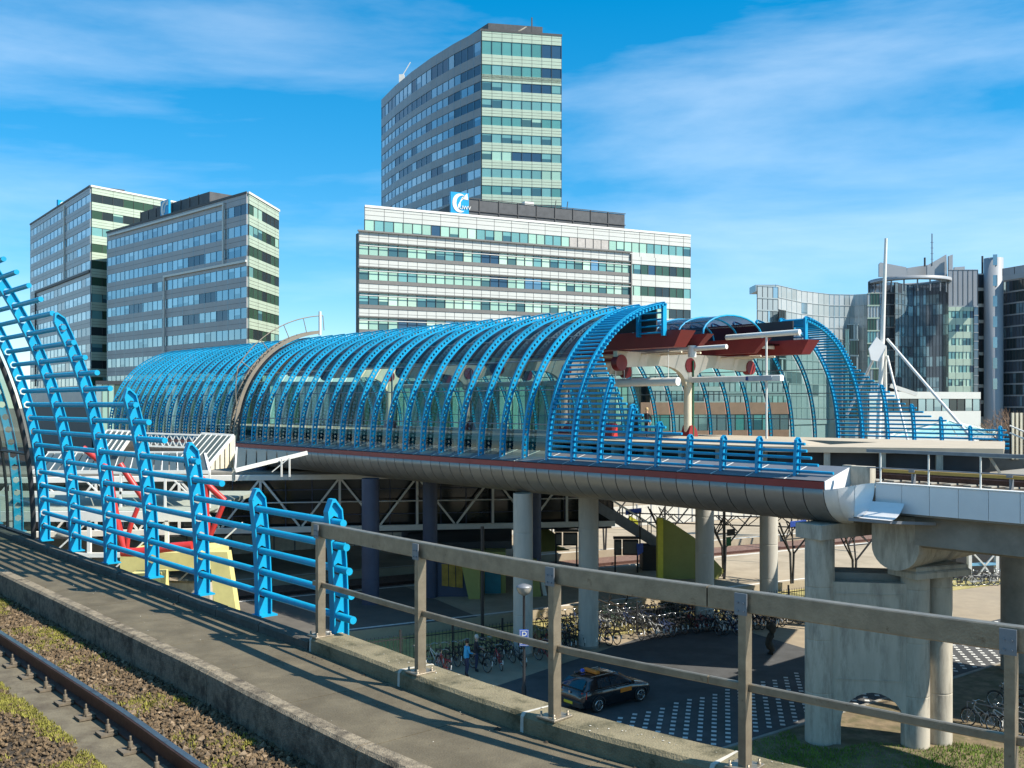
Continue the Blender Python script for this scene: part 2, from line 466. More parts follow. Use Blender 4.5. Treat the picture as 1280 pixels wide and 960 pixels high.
def strip(name, La, Lb, w0, w1, zf, nw, step, m_, kind_label, cat):
    rows = []; n = int((Lb-La)/step)
    for i in range(n+1):
        L = La+i*step
        rows.append([VP.at(L, w0+(w1-w0)*k/nw, zf(k/nw)+random.uniform(-0.012, 0.012)) for k in range(nw+1)])
    o = MB().grid(rows, 0, True, flip=True).build(name, m_)
    return tag(o, kind_label, cat, kind='stuff')
za = lambda t: 8.43-0.07*t
zb = lambda t: 8.355+0.03*math.sin(math.pi*t)
strip('ballast_bed', 2, LEND-1, 1.17, 1.66, za, 8, 0.08, M['ballast'], 'dark ballast bed between trough wall and rail', 'ballast')
strip('ballast_bed', 2, LEND-1, 2.30, 2.87, zb, 8, 0.08, M['ballast'], 'dark mossy ballast bed between the two rails', 'ballast')

def stones(La, Lb, w0, w1, zf, n, smin, smax, seed):
    rnd = random.Random(seed); b = MB()
    for _ in range(n):
        L = La+(Lb-La)*rnd.random(); t = rnd.random(); p = VP.at(L, w0+(w1-w0)*t, zf(t)+rnd.uniform(0.0, 0.02))
        r = rnd.uniform(smin, smax)
        ax = [Vector((rnd.gauss(0,1), rnd.gauss(0,1), rnd.gauss(0,1))).normalized() for _ in range(1)][0]
        u = ax.cross(Vector((0.3,0.2,0.9))).normalized(); v = ax.cross(u)
        e = [rnd.uniform(0.55, 1.2)*r for _ in range(6)]
        vs = [p+ax*e[0], p-ax*e[1], p+u*e[2], p-u*e[3], p+v*e[4], p-v*e[5]]
        b.add(vs, [(0,2,4),(0,4,3),(0,3,5),(0,5,2),(1,4,2),(1,3,4),(1,5,3),(1,2,5)])
    return b
tag(stones(7.5, L0+12, 1.19, 1.70, za, 22000, 0.010, 0.029, 3).build('ballast_stones', M['stone']), 'loose brown ballast stones between trough wall and rail', 'ballast', kind='stuff')
tag(stones(7.5, L0+12, 2.29, 2.86, zb, 15000, 0.010, 0.026, 4).build('ballast_stones', M['stone']), 'loose brown ballast stones between the two rails', 'ballast', kind='stuff')

tag(stones(7.5, L0+10, 1.19, 1.70, za, 900, 0.026, 0.042, 13).build('ballast_stones', mat('pale_stone', (0.20, 0.145, 0.09), 0.92, var=0.7, vscale=9)), 'larger pale ballast stones scattered beside the trough wall', 'ballast', kind='stuff')

def tufts(La, Lb, w0, w1, zf, n, seed, dens, hh):
    from mathutils import noise
    rnd = random.Random(seed); b = MB(); k = 0
    while k < n:
        L = La+(Lb-La)*rnd.random(); t = rnd.random(); p = VP.at(L, w0+(w1-w0)*t, zf(t)+0.01)
        if noise.noise(Vector((p.x*1.9, p.y*1.9, seed)))+dens(t) < rnd.uniform(0.0, 0.35): k += 0.25; continue
        k += 1
        for _ in range(5):
            a = rnd.uniform(0, 6.28); h = rnd.uniform(0.4, 1)*hh; wd = rnd.uniform(0.003, 0.007); q = p+Vector((rnd.uniform(-.02,.02), rnd.uniform(-.02,.02), 0))
            sx, sy = math.cos(a)*wd, math.sin(a)*wd; lx, ly = math.cos(a+1.6)*h*0.6, math.sin(a+1.6)*h*0.6
            b.add([q+Vector((-sx,-sy,0)), q+Vector((sx,sy,0)), q+Vector((lx,ly,h))], [(0,1,2)])
    return b
tag(tufts(8, L0+11, 2.26, 2.80, zb, 24000, 11, lambda t: 0.34-0.36*t, 0.030).build('moss', M['moss']), 'yellow green moss growing on the ballast between the rails', 'moss', kind='stuff')
tag(tufts(8, L0+11, 1.25, 1.68, za, 9000, 23, lambda t: -0.10+0.28*t, 0.032).build('moss', M['moss']), 'patches of moss on the ballast beside the trough wall', 'moss', kind='stuff')

def specks(n, seed, w0, w1, z, La, Lb, r0, r1):
    rnd = random.Random(seed); b = MB()
    for _ in range(n):
        p = VP.at(La+(Lb-La)*rnd.random(), w0+(w1-w0)*rnd.random(), z); r = rnd.uniform(r0, r1)*rnd.choice((0.5, 0.6, 1.0)); k = 6; h = r*rnd.uniform(0.15, 0.8)
        ring = [p+Vector((math.cos(6.283*j/k)*r*rnd.uniform(0.5, 1.2), math.sin(6.283*j/k)*r*rnd.uniform(0.5, 1.2), 0)) for j in range(k)]
        b.add(ring+[p+Vector((0, 0, h))], [(j, (j+1) % k, k) for j in range(k)])
    return b
tag(specks(420, 51, 0.13, 1.02, 8.7005, 7, L0+12, 0.004, 0.013).build('grit', M['stone']), 'scattered grit and small stones lying on the walkway', 'grit', kind='stuff')
tag(specks(170, 52, -0.19, 1.16, 8.7265, 7, L0+9, 0.003, 0.008).build('droppings', M['mortar']), 'white bird droppings dotted along the walkway edge', 'droppings', kind='stuff')
tag(specks(190, 53, -0.19, 0.08, 8.8335, 7, L0-0.2, 0.004, 0.012).build('droppings', M['mortar']), 'white bird droppings on the pale kerb stones', 'droppings', kind='stuff')
tag(specks(160, 54, 0.12, 0.22, 8.7005, 7, L0+12, 0.008, 0.03).build('dirt', M['ballast']), 'dark dirt gathered in the corner of the kerb', 'dirt', kind='stuff')

# platform under the viewer's feet (outside the frame)
pl = MB(Frame(-1.6+0.0, 9.37, DX, DY))
pl.box(-24, 30, 4.15, 8.6, 9.15, 9.40); pl.box(-24, 30, 4.45, 8.3, 8.28, 9.15)
tag(pl.build('platform', M['concrete']), kind='structure')

# ---------------------------------------------------------------- steel railing
rail_t = thing('steel_railing', 'weathered grey steel railing with flat top rail along the walkway edge', 'railing')
posts = [(-1.78,9.37),(-0.73,8.1),(0.305,6.94),(1.40,5.99),(2.52,5.05),(3.7,4.15),(4.95,3.3),(6.3,2.45)]
def nearest_L(p):
    i = min(range(len(VP.p)), key=lambda i: (VP.p[i]-Vector(p)).length)
    return VP.l[i]
PL = [nearest_L(p) for p in posts]
for L in PL:
    p = VP.at(L, 0.02); d = VP.dir(L); az = math.atan2(d.y, d.x)
    b = MB()
    b.box(-0.030,-0.018,-0.040,0.038,0.012,0.94)         # angle section: broad web across the rail, narrow flange
    b.box(-0.018,0.020,0.024,0.038,0.012,0.94)
    o = b.build('post', M['galv'], rail_t, (p.x, p.y, 8.83), az)
    b = MB(); b.cbox(-0.085,0.085,-0.10,0.09,0.0,0.014,0.004)
    for sx in (-0.06, 0.06):
        for sy in (-0.075, 0.065):
            b.lathe([(0,0.045),(0.008,0.045),(0.008,0.024),(0.014,0.024),(0.014,0.012)], 6, (sx, sy, 0))
    b.build('base_plate', M['galv'], o)
    b = MB(); b.box(-0.04,0.04,0.039,0.047,0.915,1.045)
    for sx in (-0.018, 0.018):
        for z in (0.94, 0.99):
            b.tube((sx,0.047,z), (sx,0.055,z), 0.006, n=6)
    b.build('splice_plate', M['steel_grey'], o)
def rail_run(name, La, Lb, o0, o1, z0, z1):
    c = 0.006
    return sweep(MB(), La, Lb, [(o0,z0+c),(o0,z1-c),(o0+c,z1),(o1-c,z1),(o1,z1-c),(o1,z0+c),(o1-c,z0),(o0+c,z0)][::-1], 0.35).build(name, M['galv'], rail_t)
cuts = [PL[-1], PL[3]+0.16, PL[0]+0.13]
for a, b_ in ((PL[-1], PL[3]+0.235), (PL[3]+0.245, PL[0]+0.14)):
    rail_run('top_rail', a, b_, -0.032, 0.036, 9.755, 9.885)
    rail_run('mid_rail', a, b_, -0.002, 0.024, 9.285, 9.335)

# ---------------------------------------------------------------- blue hall ribs: honeycomb beams bent to a quarter ellipse
EA, EB = 7.0, 6.95
PE = 2.0/2.2                                 # a slightly squared ellipse
_arc = []                                    # (arc length, w, z)
for _k in range(0, 1001):
    _t = math.radians(84)*_k/1000
    _w, _z = EA*(1-math.cos(_t)**PE), EB*math.sin(_t)**PE
    _arc.append(((_arc[-1][0]+math.hypot(_w-_arc[-1][1], _z-_arc[-1][2])) if _arc else 0.0, _w, _z))
def prof(sv, off=0.0):
    """point of the arch at arc length sv, pushed off inwards"""
    import bisect
    i = min(max(bisect.bisect_left(_arc, (sv, 0, 0))-1, 0), len(_arc)-2)
    a, b = _arc[max(i-3, 0)], _arc[min(i+4, len(_arc)-1)]
    l0, w0, z0 = _arc[i]; l1, w1, z1 = _arc[i+1]
    f = (sv-l0)/(l1-l0)
    w_, z_ = w0+(w1-w0)*f, z0+(z1-z0)*f
    k = math.hypot(b[1]-a[1], b[2]-a[2]); tw, tz = (b[1]-a[1])/k, (b[2]-a[2])/k
    return w_+tz*off, z_-tw*off
PITCH = 0.2255; S00 = 0.10; NFULL = 43
def row_s(i): return S00+PITCH*(i+0.5)

def rib_mesh(n, D, FW, HR, m_, sg=1, cap=True, base=True, tf=0.013):
    b = MB()
    P = lambda sv, v, x: (x, sg*prof(sv, v)[0], prof(sv, v)[1])
    ht = 0.006
    for i in range(n):
        s0 = S00+PITCH*i; s1 = s0+PITCH; c = (s0+s1)/2
        hexs = [(-HR,0),(-HR/2,HR*0.866),(HR/2,HR*0.866),(HR,0)]
        for sd in (1, -1):
            o2 = [(s0,0)]+[(c+a, sd*h) for a, h in hexs]+[(s1,0),(s1,sd*D/2),(s0,sd*D/2)]
            for x in (-ht, ht):
                pts = [P(a, h, x) for a, h in o2]
                f = tuple(range(8)); b.add(pts, [f if (sd*x*sg > 0) else f[::-1]])
            for k in range(3):
                a0, h0 = hexs[k]; a1, h1 = hexs[k+1]
                b.add([P(c+a0, sd*h0, -ht), P(c+a1, sd*h1, -ht), P(c+a1, sd*h1, ht), P(c+a0, sd*h0, ht)], [(0,1,2,3)])
    top = S00+PITCH*n
    if base:
        for x in (-ht, ht): b.add([P(-0.02,-D/2,x), P(-0.02,D/2,x), P(S00,D/2,x), P(S00,-D/2,x)], [(0,1,2,3)])
        b.box(-0.09, 0.09, *sorted((sg*(-D/2-0.04), sg*(D/2+0.04))), -0.03, -0.012)
    nseg = max(2, n)
    for sd in (1, -1):
        rows = []
        for k in range(nseg+1):
            sv = -0.02+(top+0.02)*k/nseg
            rows.append([P(sv, sd*(D/2-tf), -FW/2), P(sv, sd*D/2, -FW/2), P(sv, sd*D/2, FW/2), P(sv, sd*(D/2-tf), FW/2), P(sv, sd*(D/2-tf), -FW/2)])
        b.grid(rows, 0, False, flip=(sd*sg < 0))
    if cap:
        hC = 0.11
        a = D/2; k = D*0.10
        for x in (-ht, ht): b.add([P(top,-a,x), P(top,a,x), P(top+hC,k,x), P(top+hC,-k,x)], [(0,1,2,3)])
        pts = [(top, -a), (top+hC, -k), (top+hC, k), (top, a)]
        for (s_a, v_a), (s_b, v_b) in zip(pts, pts[1:]):
            q = [P(s_a, v_a, -FW/2), P(s_b, v_b, -FW/2), P(s_b, v_b, FW/2), P(s_a, v_a, FW/2)]
            sc_ = 0.86
            q2 = [P(S00+PITCH*n+(s_a-top)*0.8-0.012, v_a*sc_, -FW/2), P(top+(s_b-top)*0.8-0.012, v_b*sc_, -FW/2), P(top+(s_b-top)*0.8-0.012, v_b*sc_, FW/2), P(top+(s_a-top)*0.8-0.012, v_a*sc_, FW/2)]
            b.add(q+q2, [(0,1,2,3),(7,6,5,4),(0,4,5,1),(3,2,6,7)])
    return b.data('rib', m_)

# the near hall: its end grille steps down to the railing
ZN = 8.77
near = thing('station_hall', 'near hall end with big bright blue stepped grille of ribs and tubes', 'station', (-1.6+0.756*0.06+DX*0.13, 9.37+0.655*0.06+DY*0.13, ZN), ROT)
NB = 1.55/1.5
nposts = [(0.0,5),(1.5,5),(3.0,7),(4.5,10),(6.0,15),(7.5,NFULL),(9.0,NFULL),(10.5,NFULL),(12.0,NFULL),(13.5,NFULL),(15.0,NFULL),(16.5,NFULL),(18.0,NFULL)]
RM = {}
for s_, n in nposts:
    if n not in RM: RM[n] = rib_mesh(n, 0.160, 0.088, 0.060, M['blue'], -1)
    inst('rib', RM[n], near, (-s_*NB, 0, 0))
def row_end_near(i):
    if i < 5: return -0.16 - 0.02*(4-i)
    if i < 7: return 3.0-(0.16, 0.70)[6-i]
    if i < 10: return 4.5-(0.14, 0.42, 0.80)[9-i]
    if i < 15: return 6.0-(0.05, 0.18, 0.38, 0.62, 0.92)[14-i]
    return 7.5-max(0.15, 1.38-0.15*(i-15))
for i in range(NFULL):
    w_, z_ = prof(row_s(i))
    MB().tube((-9.0*NB, -w_, z_), (-row_end_near(i)*NB, -w_, z_), 0.036, n=12).build('grille_tube', M['blue'], near)
rows_g = [0.05, 1.45, 3.0, 4.55, 6.1, 7.7, 9.3]
GP = []
for a, b_ in zip(rows_g, rows_g[1:]):
    g = MB(); rws = []
    for k in range(5):
        w_, z_ = prof(a+0.03+(b_-a-0.06)*k/4, 0.17)
        rws.append([(0.02, -w_, z_), (1.53, -w_, z_)])
    g.grid(rws, 0, True); GP.append(g.data('pane', M['glass_near']))
for s_ in (9.0, 10.5, 12.0, 13.5, 15.0, 16.5):
    for g in GP: inst('pane', g, near, ((-s_-1.5)*NB, 0, 0))
for r in rows_g:
    w_, z_ = prof(r, 0.17); MB().tube((-18*NB, -w_, z_), (-9.0*NB, -w_, z_), 0.028, n=6).build('glazing_bar', M['black'], near)
for s_ in (9.0, 10.5, 12.0, 13.5, 15.0, 16.5, 18.0):
    pts = []
    for k in range(24):
        w_, z_ = prof(0.02+9.4*k/23, 0.17); pts.append((-s_*NB, -w_, z_))
    MB().ptube(pts, 0.045 if s_ == 9.0 else 0.028, 6).build('glazing_frame', M['black'], near)
# ================================================================ the far station hall on its viaduct
OX, OY = 10.24, 32.0
hall = thing('station_hall', 'long far station hall, glazed barrel vault with blue perforated ribs', 'station', (OX, OY, 0), ROT)
def ST(t, w_, z=0.0):
    return Vector((OX+DX*t+0.756*w_, OY+DY*t+0.655*w_, z))
ZD = 8.57; W = 22.5; TE = 67.3
def near_side(n): return rib_mesh(n, 0.27, 0.12, 0.066, M['blue_far'], 1)
fposts = [(13.3-1.5*k, n) for k, n in enumerate((NFULL, NFULL, 15, 10, 7, 5, 5, 5, 5))]
RF = {}
def put_rib(t, n, side):
    key = (n, side)
    if key not in RF: RF[key] = rib_mesh(n, 0.275, 0.11, 0.070, M['blue_far'], 1 if side == 0 else -1)
    inst('rib', RF[key], hall, (-t, 0 if side == 0 else W, ZD))
ribs_t = [13.3+1.5*k for k in range(1, 36)]
for t, n in fposts:
    put_rib(t, n, 0)
for t, n in fposts[:-2]:
    put_rib(t, n, 1)
for t in ribs_t:
    put_rib(t, NFULL, 0)
    if t < 62: put_rib(t, NFULL, 1)
def row_end(i, last):
    if i < 5: return last-(1.35, 0.8, 0.54, 0.36, 0.28)[i]
    if i < 7: return 7.3-(0.3, 1.1)[6-i]
    if i < 10: return 8.8-(0.25, 0.6, 1.0)[9-i]
    if i < 15: return 10.3-(0.2, 0.4, 0.62, 0.86, 1.15)[14-i]
    return 11.8-max(0.24, 1.35-0.2*(i-15))
for side in (0, 1):
    for i in range(NFULL):
        w_, z_ = prof(row_s(i))
        y = w_ if side == 0 else W-w_
        te = row_end(i, 1.3 if side == 0 else 4.3)
        MB().tube((-13.3, y, ZD+z_), (-te, y, ZD+z_), 0.050, n=8).build('grille_tube', M['blue_far'], hall)
# vertical closers at the top of the grille, with short bars
for side in (0, 1):
    wt, zt = prof(S00+PITCH*NFULL)
    y = wt if side == 0 else W-wt
    for t in (13.3, 11.8):
        MB().box(-t-0.06, -t+0.06, y-0.12, y+0.12, 14.05, ZD+zt+0.05).build('closing_post', M['blue_far'], hall)
    for k in range(5):
        z = 14.2+k*(ZD+zt-14.25)/4
        MB().tube((-13.24, y, z), (-11.86, y, z), 0.04, n=8).build('closing_bar', M['blue_far'], hall)

# glazing
rows_g = [0.06, 1.6, 3.2, 4.8, 6.4, 8.1, 9.75]
for side in (0, 1):
    G = []
    for q, (a, b_) in enumerate(zip(rows_g, rows_g[1:])):
        rws = []
        for k in range(5):
            w_, z_ = prof(a+0.03+(b_-a-0.06)*k/4, 0.22)
            y = w_ if side == 0 else W-w_
            rws.append([(0.03, y, ZD+z_), (1.47, y, ZD+z_)])
        G.append(MB().grid(rws, 0, True, flip=(side == 0)).data('pane', M['glass'] if q < 4 else M['glass_top']))
    for t in [13.3]+ribs_t[:-1]:
        if side == 1 and t > 60: continue
        for g in G: inst('pane', g, hall, (-t-1.5, 0, 0))
    for r in rows_g:
        w_, z_ = prof(r, 0.22); y = w_ if side == 0 else W-w_
        MB().tube((-(TE-2 if side == 0 else 61), y, ZD+z_), (-13.3, y, ZD+z_), 0.03, n=6).build('glazing_bar', M['steel_grey'], hall)

# apron, red band, rounded soffit panels
def seg_panel(prof_pts, x0, x1, th, m_, nm, share={}):
    key = (nm, round(x1-x0, 3))
    if key not in share:
        b = MB(); L_ = x1-x0
        inn = []
        n = len(prof_pts)
        for i in range(n):
            a = Vector((prof_pts[max(i-1,0)][0], prof_pts[max(i-1,0)][1])); c = Vector((prof_pts[min(i+1,n-1)][0], prof_pts[min(i+1,n-1)][1]))
            d = (c-a).normalized(); nn = Vector((-d.y, d.x))
            inn.append((prof_pts[i][0]-nn.x*th, prof_pts[i][1]-nn.y*th))
        for x in (0, L_): pass
        b.grid([[(0, y, z) for y, z in prof_pts], [(L_, y, z) for y, z in prof_pts]], 0, True, flip=True)
        b.grid([[(0, y, z) for y, z in inn], [(L_, y, z) for y, z in inn]], 0, True)
        for x in (0, L_):
            for i in range(n-1):
                b.add([(x,*prof_pts[i]), (x,*prof_pts[i+1]), (x,*inn[i+1]), (x,*inn[i])], [(0,1,2,3)])
        share[key] = b.data(nm, m_)
    return inst(nm, share[key], hall, (x0, 0, 0))
bulge = [(-0.50+1.45*(1-math.cos(a)), 8.26-1.15*math.sin(a)) for a in [math.radians(x) for x in range(0, 91, 9)]]
bulge = [(-0.46, 8.285)] + bulge + [(1.6, 7.105)]
apron_p = [(1.05, 8.93), (0.0, 8.66), (-0.46, 8.535)]
tt = 0.0
while tt < TE-0.8:
    seg_panel(bulge, -tt-0.712, -tt, 0.02, M['shell'], 'soffit_panel')
    tt += 0.75
tt = 0.0
while tt < TE-1.6:
    seg_panel(apron_p, -tt-1.44, -tt, 0.02, M['apron'], 'apron_panel')
    if tt > 0: seg_panel([(y, z+0.006) for y, z in apron_p], -tt+0.005, -tt+0.045, 0.02, M['white'], 'apron_joint')
    tt += 1.5
MB().grid([[(-x, y+0.05, z+0.03) for y, z in bulge[1:]] for x in (0.02, TE)], 0, True).build('soffit_lining', M['seam'], hall)
MB().prism([(-0.01, 1.03, 8.90), (-0.01, 0.0, 8.62), (-0.01, -0.42, 8.51), (-0.01, -0.42, 8.45), (-0.01, 1.03, 8.45)], (-TE+0.5, 0, 0)).build('apron_base', M['seam'], hall)
tt = 0.0
while tt < TE-2.9:
    MB().prism([(-tt, -0.485, 8.27), (-tt, -0.485, 8.52), (-tt, -0.44, 8.53), (-tt, -0.2, 8.40), (-tt, -0.2, 8.27)], (-2.99, 0, 0)).build('red_band', M['red'], hall)
    tt += 3.0
# light end plate of the apron
MB().prism([(0.012, 1.07, 8.95), (0.012, -0.47, 8.54), (0.012, -0.47, 8.29), (0.012, 0.8, 8.25), (0.012, 1.07, 8.25)], (0.03, 0, 0)).build('end_plate', M['panel'], hall)
MB().box(0.05, 0.75, 1.0, 1.35, 8.2, 8.98).box(-0.3, 0.05, 1.11, 1.34, 8.2, 8.99).build('end_block', M['concrete_lt'], hall)

# flared end of the soffit: convex roll turning into a hollow foot against the plain parapet
NJ = 14
def convex(k):
    a = math.radians(90*k/NJ); return (-0.50+1.45*(1-math.cos(a)), 8.26-1.15*math.sin(a))
def hollow(k):
    a = math.radians(90*k/NJ); return (0.28-1.05*(1-math.cos(a))*0.9, 8.50-0.98*math.sin(a)*1.0)
rows = []
for i in range(11):
    f = i/10; e = f*f*(3-2*f)
    rows.append([(0.02+1.30*f, convex(k)[0]*(1-e)+hollow(k)[0]*e, convex(k)[1]*(1-e)+hollow(k)[1]*e) for k in range(NJ+1)])
for i0, i1 in ((0, 3), (3, 6), (6, 10)):
    sub = [[(x-(0.012 if j == i1 else 0), y, z) for (x, y, z) in r] for j, r in enumerate(rows[i0:i1+1], start=i0)]
    b = MB(); b.grid(sub, 0, True); b.grid([[(x, y+0.03, z+0.03) for x, y, z in r] for r in sub], 0, True, flip=True)
    b.build('flared_end', M['silver'], hall)
b = MB()
b.grid([[(1.31+x, hollow(k)[0], hollow(k)[1]) for k in range(5, NJ+1)] for x in (0, 0.55, 1.05)], 0, True)
b.build('flared_foot', M['silver'], hall)
q = [(1.31, hollow(NJ)[0], hollow(NJ)[1]), (2.36, hollow(NJ)[0], hollow(NJ)[1])]
MB().prism([(1.0, -0.72, 7.50), (2.30, -0.60, 7.51), (3.05, 0.75, 7.42), (1.0, 0.75, 7.30)], (0, 0, -0.09)).build('foot_underside', M['steel_grey'], hall)

# viaduct slab below the hall and its open continuation to the right
vslab = MB()
vslab.box(-TE, 0.2, 1.05, 6.6, 7.12, 8.40); vslab.box(-TE, -14.4, 6.62, 19.0, 7.13, 8.39)
vslab.build('hall_slab', M['concrete'], hall)
MB().box(-TE, 2.0, 19.02, W+0.4, 7.2, 8.5).build('far_edge', M['concrete'], hall)
MB().box(-TE, -2, 0.95, 5.15, 8.405, 8.46).build('track_bed', M['dark'], hall)

rv = thing('metro_viaduct', 'open metro viaduct with pale parapet panels leaving the hall at right', 'viaduct', (OX, OY, 0), ROT)
PANEL = MB().cbox(0.0, 0.855, 0.30, 0.36, 7.66, 8.52, 0.012).data('parapet_panel', M['panel'])
for k in range(26):
    inst('parapet_panel', PANEL, rv, (1.33+0.87*k, 0, 0))
MB().box(1.33, 24, 0.28, 0.62, 8.522, 8.55).build('coping', M['white'], rv)
MB().box(1.3, 24, 0.37, 0.60, 7.60, 8.50).build('parapet_wall', M['concrete'], rv)
MB().box(0.25, 24, 0.62, 4.6, 7.55, 8.36).build('deck', M['concrete'], rv)
MB().box(0.22, 4.5, 4.62, 15.6, 7.57, 8.35).build('deck', M['concrete'], rv)
MB().box(4.52, 26, 9.6, 17.0, 7.56, 8.36).build('deck', M['concrete'], rv)
MB().prism([(2.3, 0.9, 7.58), (2.3, 0.9, 6.65), (2.3, 1.2, 6.55), (2.3, 2.6, 6.55), (2.3, 2.9, 7.58)], (22, 0, 0)).build('girder', M['concrete'], rv)
MB().prism([(2.3, 10.9, 7.58), (2.3, 10.9, 6.55), (2.3, 13.9, 6.55), (2.3, 13.9, 7.58)], (22, 0, 0)).build('girder', M['concrete'], rv)
# rails, sleepers, conductor rail
for y in (2.3, 3.75):
    MB().box(-13, 24, y-0.035, y+0.035, 8.52, 8.68).build('rail', M['rail'], rv)
SLP = MB().cbox(-0.12, 0.12, 1.8, 4.25, 8.38, 8.52, 0.02).data('sleeper', M['concrete'])
MB().box(-12.5, 25, 1.5, 4.55, 8.37, 8.47).build('ballast', M['ballast'], rv)
for k in range(58): inst('sleeper', SLP, rv, (-12+0.62*k, 0, 0))
MB().box(0.9, 24, 1.50, 1.66, 8.80, 8.90).build('conductor_cover', mat('ochre_cover', (0.42, 0.27, 0.06), 0.6), rv)
MB().prism([(6.2, 1.46, 8.79), (6.35, 1.46, 8.93), (7.9, 1.46, 8.93), (8.05, 1.46, 8.79)], (0, 0.26, 0)).build('conductor_joint_cover', mat('amber_cover', (0.50, 0.32, 0.05), 0.6), rv)
BRK = MB().box(-0.025, 0.025, 1.5, 1.7, 8.4, 8.8).box(-0.09, 0.09, 1.45, 1.5, 8.84, 8.93).data('conductor_bracket', M['steel_grey'])
for k in range(8): inst('conductor_bracket', BRK, rv, (1.9+3.0*k, 0, 0))

prail = thing('parapet_railing', 'slim grey railing standing on the pale parapet panels at right', 'railing', (OX, OY, 0), ROT)
for k in range(12):
    MB().tube((1.4+1.55*k, 0.48, 8.5), (1.4+1.55*k, 0.48, 9.5), 0.028, n=8).build('post', M['white'], prail)
MB().box(0.95, 20, 0.43, 0.53, 9.48, 9.58).build('top_rail', M['steel_grey'], prail)
MB().tube((0.95, 0.48, 9.0), (20, 0.48, 9.0), 0.022, n=8).build('mid_rail', M['steel_grey'], prail)

# island platform inside the hall, tapering at its end
isl = MB()
pts = [(-62, 5.25), (-6.2, 5.25), (1.0, 10.3), (-2.2, 18.6), (-12, 17.0), (-62, 17.0)]
isl.prism([(-62, 5.25, 9.08), (-13.6, 5.25, 9.08), (-13.6, 16.0, 9.08), (-62, 16.0, 9.08)], (0, 0, 0.22))
isl.prism([(-13.598, 5.25, 9.081), (-6.2, 5.25, 9.081), (-0.05, 9.55, 9.081), (-5.5, 8.9, 9.081), (-13.598, 8.9, 9.081)], (0, 0, 0.219))
isl.prism([(-5.498, 8.902, 9.081), (-0.052, 9.552, 9.081), (1.0, 10.3, 9.081), (-2.2, 18.0, 9.081), (-5.498, 17.0, 9.081)], (0, 0, 0.219))
isl.prism([(-13.598, 12.8, 9.081), (-5.5, 12.8, 9.081), (-5.5, 16.8, 9.081), (-13.598, 16.0, 9.081)], (0, 0, 0.219))
isl_o = isl.build('island_platform', mat('platform_paving', (0.42, 0.36, 0.27), 0.85, var=0.1, vscale=1.2, bump=0.1), None, (OX, OY, 0), ROT)
tag(isl_o, kind='structure')
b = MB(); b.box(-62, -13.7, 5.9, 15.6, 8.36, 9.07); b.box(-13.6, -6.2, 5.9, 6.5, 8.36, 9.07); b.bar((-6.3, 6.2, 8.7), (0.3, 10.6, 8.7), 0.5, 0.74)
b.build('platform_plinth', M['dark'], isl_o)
# added low lip, hiding the added platform opening that lets sun reach the bicycles
b = MB(); b.add([(-13.5, 7.3, 9.301), (-5.5, 7.3, 9.301), (-5.5, 8.9, 9.301), (-13.5, 8.9, 9.301), (-13.5, 8.7, 9.46), (-6.8, 8.7, 9.46), (-6.8, 8.9, 9.46), (-13.5, 8.9, 9.46)], [(0,1,5,4),(1,2,6,5),(2,3,7,6),(4,5,6,7),(3,0,4,7)]); b.build('added_opening_lip', bpy.data.materials['platform_paving'], isl_o)
for k in range(26):
    MB().box(-0.1, 0.1, 0, 0.55, 8.45, 9.08).build('platform_bracket', M['concrete_lt'], isl_o, (-6.6-2*k, 5.3, 0))
for k, (x, y) in enumerate(((-4.3, 6.7), (-2.6, 7.9), (-0.9, 9.1))):
    MB().box(-0.12, 0.12, 0, 0.5, 8.45, 9.08).build('platform_bracket', M['concrete_lt'], isl_o, (x, y, 0), 0.6)
for k in range(9):
    x = 1.2+k*1.0
    MB().bar((x, 9.5, 8.42), (x+(0.28 if k % 2 else -0.28), 9.3, 9.0), 0.09, 0.09).build('lattice_strut', M['concrete_lt'], isl_o)
MB().box(0.6, 10.5, 9.1, 9.5, 9.0, 9.12).build('lattice_rail', M['concrete_lt'], isl_o)

# roof between the two half arches: maroon gutters, flat glass, middle vault
def gutter(y0, y1, ta, slope=0.5, nm='gutter'):
    b = MB()
    b.add([(-ta, y0, 14.28), (-ta, y1, 14.28), (-ta-slope, y1-0.1, 13.55), (-ta-slope, y0+0.1, 13.55), (-TE+2, y0, 14.28), (-TE+2, y1, 14.28), (-TE+2, y1-0.1, 13.55), (-TE+2, y0+0.1, 13.55)],
          [(0,1,2,3),(0,3,7,4),(1,5,6,2),(3,2,6,7),(0,4,5,1),(4,7,6,5)])
    b.build(nm, M['red'], hall)
gutter(5.75, 6.75, 10.9); gutter(15.75, 16.75, 10.9)
gutter(8.6, 9.1, 11.7, 0.8); gutter(13.2, 13.7, 11.7, 0.8)
for y0, y1 in ((6.8, 8.55), (13.75, 15.7)):
    MB().box(-TE+3, -12.6, y0, y1, 14.02, 14.10).build('flat_roof', M['glass_top'], hall)
    for k in range(12):
        MB().box(-13.0-k*3.0, -12.9-k*3.0, y0, y1, 13.85, 14.0).build('roof_beam', M['cream'], hall)
vp = [(8.9+4.7*(0.5-0.5*math.cos(a)), 14.3+1.0*math.sin(a)) for a in [math.pi*k/14 for k in range(15)]]
for k in range(16):
    x = -12.2-1.5*k
    MB().grid([[(x, y, z) for y, z in vp], [(x-1.46, y, z) for y, z in vp]], 0, True).build('vault_pane', M['glass_top'], hall)
    MB().ptube([(x, y, z) for y, z in vp], 0.05, 6).build('vault_rib', M['blue_far'], hall)
for q in (3, 7, 11):
    MB().tube((-12.2, *vp[q]), (-36, *vp[q]), 0.03, n=6).build('vault_bar', M['steel_grey'], hall)
MB().box(-62, -12.4, 5.82, 5.9, 14.3, 15.35).build('clerestory', M['dark'], hall)
MB().box(-62, -12.4, W-5.9, W-5.82, 14.3, 15.35).build('clerestory', M['dark'], hall)

# T-shaped cream columns on the platform
 
